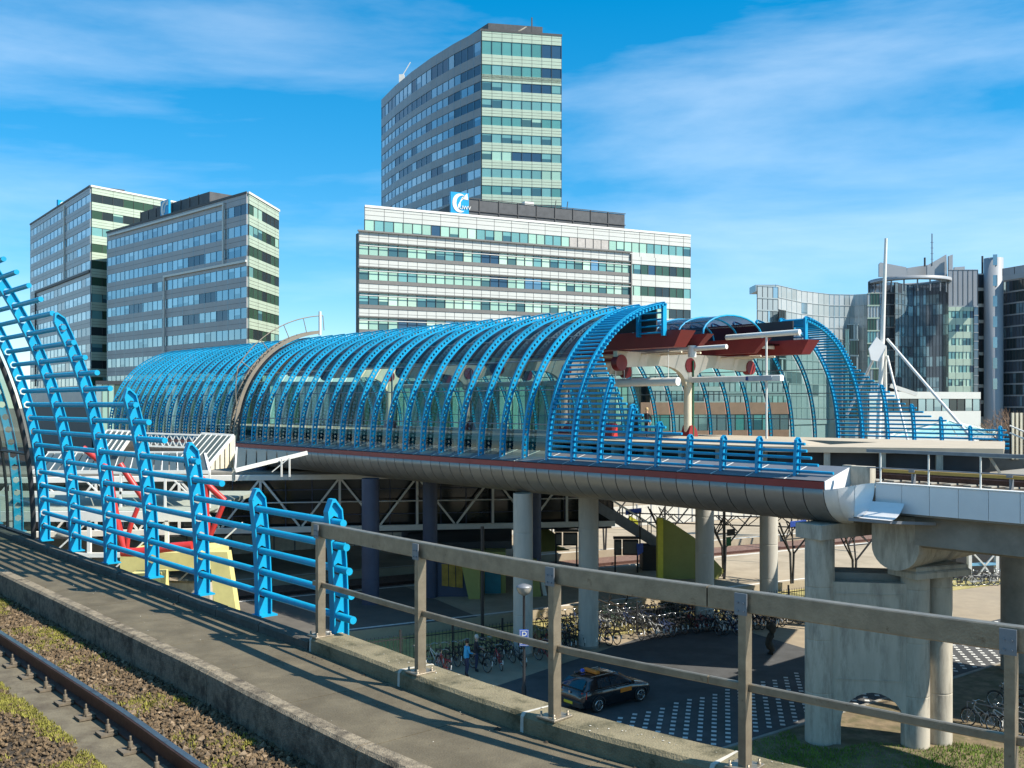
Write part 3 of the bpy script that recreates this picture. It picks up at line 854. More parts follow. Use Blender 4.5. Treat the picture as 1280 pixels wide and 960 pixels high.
for k, t in enumerate((15.0, 24.0, 33.0, 42.0)):
    x = -t; c = 11.25
    cp = MB(); cp.tube((x, c, 9.30), (x, c, 12.6), 0.21, n=16)
    cp.build('column', M['cream'], hall)
    # arm: a plate beam with curved haunches
    top = 13.50; pr = [(5.9, top), (16.6, top), (16.6, top-0.35), (15.9, top-0.75)]
    for s_ in range(0, 7):
        a = math.radians(90*s_/6); pr.append((c+2.0-1.7*math.sin(a), top-0.62-0.95*(1-math.cos(a))))
    for s_ in range(6, -1, -1):
        a = math.radians(90*s_/6); pr.append((c-2.0+1.7*math.sin(a), top-0.62-0.95*(1-math.cos(a))))
    pr += [(6.6, top-0.75), (5.9, top-0.35)]
    MB().prism([(x-0.13, y, z) for y, z in pr], (0.26, 0, 0)).build('arm', M['cream'], hall)
    for y in (c, 6.15, 16.35):
        MB().tube((x-0.16, y, 12.95), (x+0.19, y, 12.95), 0.38, n=20).build('disc', M['red'], hall)
    MB().tube((x+0.24, c+0.12, 9.3), (x+0.24, c+0.12, 13.2), 0.05, n=8).build('drain_pipe', mat('green_pipe', (0.03, 0.12, 0.06), 0.5) if k == 0 else M['steel_grey'], hall)
    b = MB(); b.prism([(x-0.25, c-0.3, 9.31), (x-0.25, c+0.5, 9.31), (x-0.25, c+0.4, 9.7), (x-0.25, c+0.15, 9.95), (x-0.25, c-0.1, 9.9)], (0.5, 0, 0))
    b.build('column_foot', M['red'], hall)
for y in (7.6, 9.0, 13.8, 15.0):
    MB().tube((-60, y, 13.42), (-12.4, y, 13.42), 0.05, n=8).build('roof_purlin', M['cream'], hall)
# lamp and sign line along the platform
lt = thing('sign_beam', 'long white sign and lamp beam above the platform with slim end mast', 'sign', (OX, OY, 0), ROT)
MB().cbox(-40, -9.45, 11.1, 11.4, 12.08, 12.36, 0.05).build('beam', M['white'], lt)
MB().box(-11.3, -9.9, 11.06, 11.10, 12.10, 12.33).build('name_board', mat('grey_board', (0.42, 0.45, 0.50), 0.5), lt)
MB().box(-11.34, -11.2, 11.05, 11.06, 12.12, 12.31).build('line_marker', mat('navy_print', (0.02, 0.05, 0.2), 0.5), lt)
MB().tube((-10.3, 11.25, 9.3), (-10.3, 11.25, 14.3), 0.05, n=8).build('mast', M['white'], lt)
MB().tube((-12.6, 11.25, 14.25), (-8.5, 11.25, 14.30), 0.13, n=12).build('lamp_tube', M['white'], lt)
for t in (15, 20, 25): MB().tube((-t, 11.25, 12.36), (-t, 11.25, 13.6), 0.025, n=6).build('hanger', M['white'], lt)
ltb = thing('tube_lamp', 'thick white tube lamp hanging at the open hall end', 'lamp', (OX, OY, 0), ROT)
MB().tube((-20, 7.6, 12.05), (-12.6, 7.6, 12.05), 0.20, n=14).build('lamp_body', M['white'], ltb)
for t in (13.2, 16, 19): MB().tube((-t, 7.6, 12.2), (-t, 7.6, 13.6), 0.02, n=6).build('hanger', M['white'], ltb)
ltc = thing('tube_lamp', 'white tube lamp with drum bracket fixed under the maroon gutter', 'lamp', (OX, OY, 0), ROT)
MB().tube((-17.0, 8.6, 13.55), (-10.6, 8.6, 13.62), 0.11, n=12).build('lamp_body', M['white'], ltc)
MB().tube((-12.6, 8.6, 13.2), (-12.6, 8.6, 13.75), 0.20, n=14).build('drum', M['white'], ltc)

# maintenance gantry arch over the hall
ga = thing('maintenance_gantry', 'grey brown curved maintenance gantry with handrail over the hall roof', 'gantry', (OX, OY, ZD), ROT)
GT = -42.3
rows_a = []
for k in range(31):
    sv = 0.0+9.9*k/30
    rows_a.append(prof(sv, -0.42))
gm = mat('gantry_steel', (0.23, 0.20, 0.155), 0.6, metal=0.2)
for dx in (-0.30, 0.30):
    b = MB()
    rr = []
    for k in range(31):
        a = prof(9.9*k/30, -0.30); c = prof(9.9*k/30, -0.52)
        rr.append([(GT+dx-0.05, *a), (GT+dx-0.05, *c), (GT+dx+0.05, *c), (GT+dx+0.05, *a), (GT+dx-0.05, *a)])
    b.grid(rr, 0, False); b.build('arch_beam', gm, ga)
for k in range(0, 31):
    a = prof(9.9*k/30, -0.45); MB().tube((GT-0.3, *a), (GT+0.3, *a), 0.03, n=6).build('rung', gm, ga)
hr = [(GT+0.32, *prof(sv, -0.5-min(1.0, (sv-2.0)*0.45))) for sv in [2.0+8.2*k/26 for k in range(27)]]
MB().ptube(hr, 0.035, 6).build('handrail', gm, ga)
for k in (8, 13, 18, 22, 26):
    sv = 2.0+8.2*k/26
    MB().tube((GT+0.32, *prof(sv, -0.5)), hr[k], 0.03, n=6).build('stanchion', gm, ga)
p0 = prof(9.9, -0.5)
MB().tube((GT+0.32, p0[0], p0[1]-0.3), (GT+0.32, p0[0], p0[1]+1.3), 0.10, n=8).build('end_post', M['white'], ga)
b = MB(); 
rr = []
for k in range(25):
    a = prof(9.6*k/24, -0.12); c = prof(9.6*k/24, 0.3)
    rr.append([(GT-0.28, *a), (GT+0.28, *a)])
b.grid(rr, 0, True); b.build('joint_cover', M['dark'], ga)
# ================================================================ street level
g = MB(); g.add([(-1500,-300,-0.03),(1500,-300,-0.03),(1500,2500,-0.03),(-1500,2500,-0.03)], [(0,1,2,3)])
tag(g.build('ground', M['ground']), kind='structure')
FN = Frame(-4.7, 42.3, 0.879, 0.477)             # the bicycle fence line; b runs towards the railway
FU = Frame(6.37, 31.6, 0.80, 0.60)               # the dotted lane's near kerb
pz = MB(FN); pz.add([(-60,-40,0),(70,-40,0),(70,0.0,0),(-60,0.0,0)], [(0,1,2,3)])
tag(pz.build('plaza_paving', M['paving']), kind='structure')
ln = MB(FU); ln.add([(-26,0.0,0.008),(60,0.0,0.008),(60,4.5,0.008),(-26,4.5,0.008)], [(0,1,2,3)])
tag(ln.build('lane', M['tarmac']), kind='structure')
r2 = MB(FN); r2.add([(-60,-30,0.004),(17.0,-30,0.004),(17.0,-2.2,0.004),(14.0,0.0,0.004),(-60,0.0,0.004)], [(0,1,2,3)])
tag(r2.build('road_and_painted_shade', M['tarmac']), kind='structure')  # asphalt stretched to the shadow edge, its dark tone painting shade
# white setts in the lane
mk = MB(); cdir = Vector((0.207, 0.978)); rdir = Vector((0.978, -0.207))
for i in range(-40, 90):
    for j in range(-80, 80):
        p = Vector((6.4, 34.0))+rdir*(0.46*i)+cdir*(0.43*j+0.1*(i % 2))
        q = p-Vector(FU.o); a = q.x*FU.d[0]+q.y*FU.d[1]; b = q.x*FU.n[0]+q.y*FU.n[1]
        if not (0.25 < b < 4.35 and -5 < a < 26): continue
        if a < -2.6+b*0.2: continue
        h = 0.085; k = 0.095
        c = [p-rdir*h-cdir*k, p+rdir*h-cdir*k, p+rdir*h+cdir*k, p-rdir*h+cdir*k]
        mk.add([(v.x, v.y, 0.014) for v in c], [(0,1,2,3)])
tag(mk.build('white_setts', M['mark']), 'rows of small white setts dotted across the dark lane', 'paving', kind='stuff')
kb = thing('lane_kerb', 'pale kerb stones between the dotted lane and the grass verge', 'kerb')
KS = MB().cbox(0.005, 0.985, -0.16, -0.02, -0.02, 0.10, 0.015).data('kerb_stone', M['concrete'])
for k in range(-12, 40):
    p = FU(k*1.0, 0.0, 0); inst('kerb_stone', KS, kb, p, FU.ang)
vg = MB(FU); rows = []
for i in range(45):
    rows.append([(-18+i*1.2, -0.17-j*0.8, 0.07+0.025*math.sin(i*0.9+j)+0.02*math.sin(j*1.7)) for j in range(17)])
vg.grid(rows, 0, True, flip=True)
tag(vg.build('verge', M['soil']), kind='structure')
gr = MB(); rnd = random.Random(5)
for _ in range(60000):
    a = rnd.uniform(-9, 16); b = -rnd.uniform(0.3, 7.5)
    p = FU(a, b, 0.055)
    lim = 32.0 if p.x > 9.3 else 33.6
    if p.y > lim+math.sin(p.x*2.3)*0.25: continue
    t = rnd.uniform(0, 6.28); h = rnd.uniform(0.05, 0.13); wd = 0.016
    gr.add([p+Vector((math.cos(t)*wd, math.sin(t)*wd, 0)), p-Vector((math.cos(t)*wd, math.sin(t)*wd, 0)), p+Vector((rnd.uniform(-.05,.05), rnd.uniform(-.05,.05), h))], [(0,1,2)])
tag(gr.build('grass', M['grass']), 'short green grass below the concrete pier', 'grass', kind='stuff')

# railway behind the fence
M['drygrass'] = mat('dry_grass', (0.36, 0.30, 0.12), 0.95, var=0.3, vscale=2.2, bump=0.5, bscale=12, stain=(1.2, (0.22, 0.235, 0.07), 0.45, 0.7))
def band(name, b0, b1, z, m_, a0=-70, a1=110, t=0.3):
    x = MB(FN); x.box(a0, a1, b0, b1, z-t, z); return tag(x.build(name, m_), kind='structure')
band('dry_verge', 0.05, 4.6, 0.02, M['drygrass'])
band('railway_platform', 4.7, 14.6, 0.50, mat('platform_slabs', (0.36, 0.30, 0.215), 0.9, var=0.1, vscale=0.7, bump=0.15, stain=(0.4, (0.25, 0.205, 0.14), 0.45, 0.75)), t=0.55)
band('painted_floor_shade', 4.72, 14.58, 0.505, mat('floor_shade_tone', (0.11, 0.10, 0.085), 0.7, var=0.2, vscale=0.8), -70, 6.0, 0.1)  # shade under the hall painted as a darker sheet over the platform
band('railway_platform', 20.5, 31.0, 0.50, bpy.data.materials['platform_slabs'], t=0.55)
band('track_ballast', 14.65, 20.4, 0.03, mat('rail_ballast', (0.17, 0.10, 0.075), 0.95, var=0.4, vscale=5, bump=0.6))
band('track_ballast', 31.1, 46, 0.03, bpy.data.materials['rail_ballast'])
band('railway_platform', 46.2, 56, 0.50, bpy.data.materials['platform_slabs'], t=0.55)
band('far_paving', 56.5, 120, 0.01, M['paving'], t=0.02)
for nm, b_, zz, lab in (('running_rail', 16.0, 0.2, 'nearest rusty rail of the lower railway'), ('running_rail', 17.3, 0.2, 'second rusty rail of the lower railway'),
                        ('running_rail', 33.0, 0.2, 'far rusty rail of the lower railway'), ('running_rail', 34.3, 0.2, 'farthest rusty rail of the lower railway')):
    x = MB(FN); x.box(-70, 110, b_-0.04, b_+0.04, 0.03, zz); tag(x.build(nm, M['rail']), lab, 'rail')
for b_, lab in ((5.1, 'pale edge line along the nearest railway platform'), (14.2, 'white edge strip of the nearest railway platform on its track side'), (20.9, 'white edge strip of the middle railway platform')):
    x = MB(FN); x.box(-70, 110, b_-0.1, b_+0.1, 0.5, 0.506); tag(x.build('edge_line', M['mark']), kind='structure')
# pale panel fence between the tracks
pf = thing('panel_fence', 'pale noise barrier of upright panels beside the lower railway track', 'fence')
PFD = MB().box(0.02, 1.46, -0.04, 0.04, 0.0, 1.75).data('fence_panel', mat('pale_panel', (0.52, 0.50, 0.44), 0.8, rand=0.06))
PFP = MB().box(-0.05, 0.05, -0.07, 0.07, 0.0, 1.85).data('fence_post', M['steel_grey'])
for k in range(-6, 46):
    inst('fence_panel', PFD, pf, FN(k*1.5, 31.2, 0.5), FN.ang); inst('fence_post', PFP, pf, FN(k*1.5, 31.2, 0.5), FN.ang)

# black bar fence along the bicycle stands
bf = thing('bar_fence', 'black steel bar fence behind the bicycle rows', 'fence')
PAN = MB()
for k in range(14): PAN.box(0.06+k*0.17, 0.075+k*0.17, -0.008, 0.008, 0.10, 1.25)
PAN.box(0.0, 2.4, -0.015, 0.015, 0.16, 0.20); PAN.box(0.0, 2.4, -0.015, 0.015, 1.05, 1.09)
PAN = PAN.data('fence_panel', M['black'])
FP_ = MB().box(-0.035, 0.035, -0.035, 0.035, 0, 1.45).data('fence_post', M['black'])
for k in range(-8, 13):
    inst('fence_panel', PAN, bf, FN(k*2.44, 0.0, 0), FN.ang); inst('fence_post', FP_, bf, FN(k*2.44-0.02, 0.0, 0), FN.ang)

# ---------------------------------------------------------------- columns of the hall
def column(t, w_, m_, r, lab, z1=7.12):
    p = ST(t, w_); c = thing('viaduct_column', lab, 'column', (p.x, p.y, 0))
    MB().lathe([(r, 0.0)]+[q for j in range(1, 4) for q in ((r, j*1.8-0.04), (r, j*1.8-0.012), (r-0.010, j*1.8-0.006), (r-0.010, j*1.8+0.006), (r, j*1.8+0.012), (r, j*1.8+0.04))]+[(r, z1-0.02)], 24).build('shaft', m_, c)
    MB().lathe([(r+0.003, 0.0), (r+0.012, 0.01), (r+0.012, 0.12), (r+0.003, 0.14)], 24).build('foot_ring', M['concrete'], c)
    return c
M['colconc'] = mat('column_concrete', (0.46, 0.44, 0.385), 0.85, var=0.12, vscale=0.9, bump=0.15, bscale=20, stretch=(2.5, 2.5, 0.5), stain=(0.6, (0.27, 0.26, 0.235), 0.5, 0.8))
column(15.3, 0.35, M['colconc'], 0.43, 'grey round column on the street, next to the blue parking sign')
column(14.4, 3.5, M['colconc'], 0.45, 'grey round column behind the black car')
column(13.9, 11.2, M['colconc'], 0.46, 'grey round column rising from the middle of the bicycle row')
column(13.6, 16.2, M['colconc'], 0.47, 'grey round column half in sun beyond the railing post')
column(27.1, 0.1, M['deepblue'], 0.46, 'blue painted round column nearest the last blue grille post')
column(26.6, 3.6, M['deepblue'], 0.40, 'blue painted round column in front of the amber posters')
column(27.0, 11.5, M['deepblue'], 0.50, 'dark blue round column behind the pair of grey columns')
column(27.0, 16.5, M['deepblue'], 0.45, 'blue round column deep in shade under the hall')
column(40.0, 0.4, M['deepblue'], 0.45, 'blue column below the glazed canopies')
column(40.0, 11.5, M['deepblue'], 0.45, 'dark blue column inside the concourse shade')

# ---------------------------------------------------------------- the big pier at right
pier = thing('concrete_pier', 'large pale concrete pier with arched opening under the metro viaduct', 'pier', (10.0, 32.5, 0), math.atan2(-0.5, 2.9))
def shaft_prof(r, z1): return [(r, -0.05)]+[q for j in range(1, 4) for q in ((r, j*1.7-0.04), (r, j*1.7-0.012), (r-0.010, j*1.7-0.006), (r-0.010, j*1.7+0.006), (r, j*1.7+0.012), (r, j*1.7+0.04))]+[(r, z1)]
MB().lathe(shaft_prof(0.47, 7.0), 24).build('column', M['concrete_lt'], pier)
MB().cbox(-0.52, 3.2, -0.5, 0.55, 6.66, 7.14, 0.02).build('capital', M['concrete_lt'], pier, rz=0.75)
pw = [(0.1, -0.05), (0.62, -0.05), (0.62, 0.75)]
for k in range(1, 12):
    a = math.pi*(1-k/12); pw.append((1.60+0.98*math.cos(a), 0.75+1.02*math.sin(a)))
pw += [(2.58, 0.75), (2.58, -0.05), (2.85, -0.05), (2.85, 5.28), (0.1, 5.28)]
MB().prism([(x, -0.26, z) for x, z in pw][::-1], (0, 0.5, 0)).build('arch_wall', M['concrete_lt'], pier)
b = MB(); b.box(0.45, 2.55, -0.285, -0.262, 4.9, 4.93); b.box(0.45, 2.55, -0.285, -0.262, 2.15, 2.18); b.box(2.46, 2.49, -0.285, -0.262, 2.2, 4.85)
b.build('formwork_rib', M['concrete_lt'], pier)
MB().box(0.4, 3.0, 0.30, 1.4, 4.9, 5.5).build('cross_wall', M['concrete'], pier)
MB().lathe(shaft_prof(0.44, 5.5), 24, (2.95, 0.02, 0)).build('column', M['concrete_lt'], pier)
MB().lathe(shaft_prof(0.42, 5.5), 24, (3.78, 0.55, 0)).build('column', M['concrete_lt'], pier)
fx = Frame(2.95, 0.02, 0.83, 0.53)
MB(fx).cbox(-0.55, 1.75, -0.62, 0.62, 5.5, 5.72, 0.05).build('cap_slab', M['concrete_lt'], pier)
MB(fx).cbox(-0.48, 1.70, -0.52, 0.52, 5.72, 5.86, 0.04).build('bearing_slab', M['concrete_lt'], pier)
# crosshead: rounded below, running across under the tracks
u = [(-0.78, 7.5), (-0.78, 6.5)]+[(0.78*math.cos(a), 6.5-0.72*math.sin(a)) for a in [math.pi-math.pi*k/14 for k in range(1, 14)]]+[(0.78, 6.5), (0.78, 7.5)]
ch = Frame(12.0, 31.35, 0.756, 0.655)
q = [Vector((*ch(0, x)[:2], z)) for x, z in u]
o = thing('crosshead_beam', 'round bottomed concrete crosshead carrying the metro viaduct on the pier', 'beam', (12.0, 31.35, 0))
MB().prism([(p.x-12.0, p.y-31.35, p.z) for p in q], (0.756*10.5, 0.655*10.5, 0)).build('crosshead', M['concrete_lt'], o)
for (px_, Y_, lab) in ((1268, 41.0, 'round concrete column at the right edge behind the railing post'),):
    p = ray(px_, 505, Y_); c = thing('viaduct_column', lab, 'column', (p.x, p.y, 0))
    MB().lathe([(0.52, 0), (0.52, 6.6)], 24).build('shaft', M['concrete'], c)
    MB().cbox(-0.8, 0.8, -0.8, 0.8, 6.3, 6.6, 0.1).build('capital', M['concrete'], c)
p = ST(-12, 4); c = thing('viaduct_column', 'round concrete column carrying the metro viaduct beyond the frame', 'column', (p.x, p.y, 0))
MB().lathe([(0.6, 0), (0.6, 6.6)], 24).build('shaft', M['concrete'], c)

# ---------------------------------------------------------------- concourse bridge
con = thing('concourse_bridge', 'glazed station concourse behind a white steel truss below the hall', 'bridge', (-34, 57.2, 0), math.atan2(0.155, 1))
LC = 41.0; zt, zb2 = 6.62, 3.42
MB().cbox(0, LC, -0.12, 0.12, zt-0.20, zt+0.12, 0.02).build('top_chord', M['white'], con)
MB().cbox(0, LC, -0.12, 0.12, zb2-0.17, zb2+0.17, 0.02).build('bottom_chord', M['white'], con)
DG = {}
x = 0.3; k = 0
while x < LC-1:
    MB().box(x-0.07, x+0.07, -0.07, 0.07, zb2+0.17, zt-0.20).build('truss_post', M['white'], con)
    if x+4.7 < LC:
        MB().bar((x+0.1, 0, zt-0.22), (x+2.3, 0, zb2+0.19), 0.10, 0.12).build('truss_diagonal', M['white'], con)
        MB().bar((x+2.45, 0, zb2+0.19), (x+4.6, 0, zt-0.22), 0.10, 0.12).build('truss_diagonal', M['white'], con)
    x += 4.7
MB().tube((0, -0.05, 5.05), (LC, -0.05, 5.05), 0.04, n=6).build('hand_rail', M['white'], con)
M['darkglass'] = mat('dark_window', (0.012, 0.018, 0.018), 0.08, var=0.3, vscale=0.5, rand=0.3)
DP = MB().box(0.03, 1.55, 0.0, 0.03, 0.02, 1.53).data('pane', M['darkglass'])
for i in range(26):
    for j in range(2): inst('pane', DP, con, (i*1.58, 0.75, zb2+0.05+j*1.56))
for i in range(27): MB().box(i*1.58-0.025, i*1.58+0.025, 0.66, 0.74, zb2, zt).build('mullion', M['deepblue'], con)
for j in (0.0, 0.75, 1.56, 2.3): MB().box(0, LC, 0.69, 0.735, zb2+j, zb2+j+0.05).build('transom', M['deepblue'], con)
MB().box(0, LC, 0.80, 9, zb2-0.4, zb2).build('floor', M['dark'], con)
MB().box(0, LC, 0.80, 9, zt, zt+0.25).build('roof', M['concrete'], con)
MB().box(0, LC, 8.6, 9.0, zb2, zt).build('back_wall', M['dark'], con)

# glazed canopies and skylights in front of the hall
M['ribglass'] = mat('ribbed_roof_glass', (0.06, 0.08, 0.08), 0.45, var=0.12, vscale=1.0, rand=0.08)
sk = thing('skylight', 'white framed wedge skylight with sloping ribbed glass below the hall', 'skylight', (0, 0, 0))
A = ray(252, 542, 53); B = ray(292, 544.5, 53); C = ray(256, 588, 50.5); D = ray(216, 583, 50.5)
def quad_at(P, Q, R, T, a0, a1):
    l = lambda X, Y_, t: X.lerp(Y_, t)
    return [l(P, Q, a0), l(P, Q, a1), l(T, R, a1), l(T, R, a0)]
for k in range(6):
    q = quad_at(A, B, C, D, k/6+0.012, (k+1)/6-0.012); MB().prism(q, (0, 0, -0.03)).build('glass_strip', M['ribglass'], sk)
for k in range(7):
    t = k/6; MB().bar(A.lerp(B, t), D.lerp(C, t), 0.035, 0.05).build('rafter', M['white'], sk)
MB().bar(A, B, 0.12, 0.14).build('ridge', M['white'], sk)
MB().bar(D, C, 0.12, 0.14).build('eave', M['white'], sk)
B0 = Vector((B.x, B.y, C.z)); 
for k in range(6):
    t = k/6; P = C.lerp(B, t+0.02); Q = C.lerp(B, t+0.145)
    MB().prism([P, Q, Vector((Q.x, Q.y, C.z)), Vector((P.x, P.y, C.z))], (0.03, -0.02, 0)).build('side_panel', M['yellow_pale'] if k == 9 else M['cream'], sk)
MB().bar(C, B, 0.10, 0.14).build('side_rafter', M['white'], sk)
MB().box(B.x-0.07, B.x+0.07, B.y-0.07, B.y+0.07, 6.9, B.z).build('post', M['white'], sk)
cn = thing('glass_canopy', 'flat triangular glazed canopy meeting the soffit roll of the hall', 'canopy', (0, 0, 0))
A = ray(296, 560, 54); B = ray(384, 566, 52.5); C = ray(294, 588, 50.3); A2 = ray(300, 558, 55)
for k in range(7):
    t0, t1 = k/7+0.01, (k+1)/7-0.01
    MB().prism([A.lerp(B, t0), A.lerp(B, t1), C.lerp(B, t1), C.lerp(B, t0)], (0, 0, -0.03)).build('glass_strip', M['ribglass'], cn)
MB().bar(C, B, 0.10, 0.20).build('fascia', M['white'], cn)
MB().bar(A, C, 0.08, 0.12).build('end_beam', M['white'], cn)
for px_ in (352, 362):
    P = ray(px_, 573, 51.5); MB().bar(P, Vector((P.x, P.y, 7.25)), 0.08, 0.08).build('strut', M['white'], cn)
MB().bar(ray(340, 590, 51.5), ray(362, 572, 51.5), 0.05, 0.05).build('brace', M['white'], cn)
c2 = thing('glass_canopy', 'long glazed canopy with white frame seen through the near grille', 'canopy', (0, 0, 0))
A = ray(60, 566, 52); B = ray(256, 566, 52); C = ray(262, 590, 48); D = ray(40, 590, 48)
for k in range(22):
    t0, t1 = k/22+0.004, (k+1)/22-0.004
    MB().prism([A.lerp(B, t0), A.lerp(B, t1), D.lerp(C, t1), D.lerp(C, t0)], (0, 0, -0.03)).build('glass_strip', M['ribglass'], c2)
    if k % 2 == 0: MB().bar(A.lerp(B, t0), D.lerp(C, t0), 0.04, 0.06).build('rafter', M['white'], c2)
for P, Q in ((A, B), (D, C), (B, C)): MB().bar(P, Q, 0.12, 0.16).build('frame_beam', M['white'], c2)
for k in range(5):
    t = k/4; P = D.lerp(C, t); MB().bar(P, Vector((P.x, P.y, 6.0)), 0.10, 0.10).build('post', M['white'], c2)
    if k < 4:
        Q = D.lerp(C, t+0.125); MB().bar(P, Vector((Q.x, Q.y, Q.z-1.0)), 0.06, 0.06).build('brace', M['white'], c2)
MB().bar(D-Vector((0,0,1.0)), C-Vector((0,0,1.0)), 0.10, 0.14).build('lower_chord', M['white'], c2)
c3 = thing('lattice_girder', 'white zigzag lattice girder between canopy and hall', 'girder', (0, 0, 0))
P = ray(172, 541, 56); Q = ray(252, 544, 56); R = ray(172, 557, 56); T = ray(252, 560, 56)
MB().bar(P, Q, 0.09, 0.09).build('chord', M['white'], c3); MB().bar(R, T, 0.09, 0.09).build('chord', M['white'], c3)
for k in range(10):
    t = k/10
    MB().bar(P.lerp(Q, t), R.lerp(T, t+0.1), 0.05, 0.05).build('lacing', M['white'], c3); MB().bar(R.lerp(T, t), P.lerp(Q, t+0.1), 0.05, 0.05).build('lacing', M['white'], c3)
sk2 = thing('skylight', 'second wedge skylight, partly hidden by the near blue grille', 'skylight', (0, 0, 0))
A = ray(134, 538, 53); B = ray(168, 540, 53); C = ray(150, 566, 50.5); D = ray(116, 564, 50.5)
for k in range(5):
    MB().prism(quad_at(A, B, C, D, k/5+0.012, (k+1)/5-0.012), (0, 0, -0.03)).build('glass_strip', M['ribglass'], sk2)
    MB().bar(A.lerp(B, k/5), D.lerp(C, k/5), 0.06, 0.07).build('rafter', M['white'], sk2)
for P, Q in ((A, B), (D, C), (B, C)): MB().bar(P, Q, 0.11, 0.13).build('frame_beam', M['white'], sk2)
# lower roofs and floor under the canopies
dk = thing('concourse_roof', 'low pale roof deck with white beams under the canopies', 'roof')
for (z, y0, y1) in ((6.05, 46.5, 57.0),):
    MB().box(-40, -14.5, y0, y1, z-0.2, z).build('roof_deck', mat('pale_roof', (0.33, 0.36, 0.30), 0.8), dk)
for k, yy in enumerate((46.4, 49.5)):
    MB().box(-40, -14.4, yy-0.1, yy+0.1, 5.55+0.1*k, 6.02).build('edge_beam', M['white'], dk)
for k in range(6):
    xx = -34+3.6*k
    MB().box(xx-0.08, xx+0.08, 46.3, 46.46, 2.2, 5.6).build('post', M['white'], dk)
    MB().bar((xx, 46.38, 2.3), (xx+3.5, 46.38, 5.5), 0.07, 0.07).build('brace', M['white'], dk)
MB().box(-40, -14.4, 46.25, 46.5, 3.9, 4.1).build('mid_beam', M['white'], dk)
# red pipe frame and yellow stair housing, seen between the grille tubes
rp = thing('pipe_frame', 'red painted pipe frame seen between the near blue grille tubes', 'pipes')
Yp = 42.0
def rpth(pts, r=0.16, nm='pipe'):
    MB().ptube(catmull([ray(*p, Yp) for p in pts], 5), r, 10).build(nm, M['redpipe'], rp)
rpth([(136, 585), (140, 620), (148, 660), (156, 688)]); rpth([(150, 580), (170, 610), (186, 632)], 0.13); rpth([(152, 690), (175, 690), (205, 685), (240, 682)], 0.19)
rpth([(252, 598), (266, 612), (281, 626)], 0.13); rpth([(281, 626), (272, 648), (260, 676)], 0.11); rpth([(258, 600), (258, 640), (262, 676)], 0.12); rpth([(172, 635), (162, 662), (158, 690)], 0.10)
rpth([(104, 560), (136, 585)], 0.13)
yw = thing('stair_housing', 'pale yellow angular stair housing low behind the near blue grille', 'housing')
def slab_at(pts, Y_, th, m_, nm, par):
    q = [ray(px_, py_, Y_) for px_, py_ in pts]
    return MB().prism(q[::-1], (0, th, 0)).build(nm, m_, par)
slab_at([(150, 692), (262, 690), (262, 712), (150, 716)], 44, 3.0, M['yellow_pale'], 'upper_panel', yw)
slab_at([(160, 718), (200, 716), (205, 800), (160, 800)], 42.5, 1.0, M['yellow_pale'], 'side_panel', yw)
slab_at([(262, 690), (284, 690), (296, 770), (270, 790)], 42, 0.6, M['yellow_pale'], 'leaning_panel', yw)
slab_at([(205, 728), (262, 730), (262, 800), (205, 800)], 45, 0.5, M['concrete_lt'], 'lower_panel', yw)
slab_at([(140, 800), (300, 800), (300, 830), (140, 830)], 46, 0.5, M['yellow'], 'plinth', yw)
# dark wall closing the shade far under the hall
dw = MB(FN); dw.box(-60, -8, 26, 26.5, 0, 3.0); dw.box(-60, -8, 14.7, 14.9, 0, 1.2)
tag(dw.build('retaining_wall', M['concrete']), 'dark concrete retaining wall deep in the shade under the concourse', 'wall')

# kiosk with blue and yellow slanted walls
kk = thing('ticket_kiosk', 'blue kiosk with amber posters and slanted yellow wall under the hall', 'kiosk')
slab_at([(535, 690), (576, 695), (594, 768), (527, 768)], 54.5, 2.5, M['deepblue'], 'front_wall', kk)
for k in range(3):
    q = [ray(552+k*9.0, 705+k*0.6, 54.4), ray(560+k*9.0, 705.5+k*0.6, 54.4), ray(560.3+k*9.0, 733+k*1, 54.4), ray(552.3+k*9.0, 732+k*1, 54.4)]
    MB().prism(q[::-1], (0, 0.06, 0)).build('poster_panel', M['poster'], kk)
slab_at([(573, 688), (600, 688), (600, 763), (589, 764)], 53.8, 0.6, M['yellow'], 'slanted_wall', kk)
slab_at([(600, 690), (632, 690), (632, 756), (600, 756)], 55.5, 1.5, M['yellow'], 'back_wall', kk)
slab_at([(606, 700), (626, 700), (626, 755), (606, 755)], 55.4, 0.09, M['teal'], 'door', kk)
slab_at([(658, 700), (671, 700), (678, 757), (667, 757)], 54.5, 0.5, M['yellow'], 'leaning_wall', kk)
slab_at([(672, 705), (676, 705), (684, 745), (679, 745)], 54.8, 0.4, M['white'], 'leaning_edge', kk)
slab_at([(500, 680), (640, 676), (640, 686), (500, 690)], 57, 6, M['dark'], 'roof', kk)
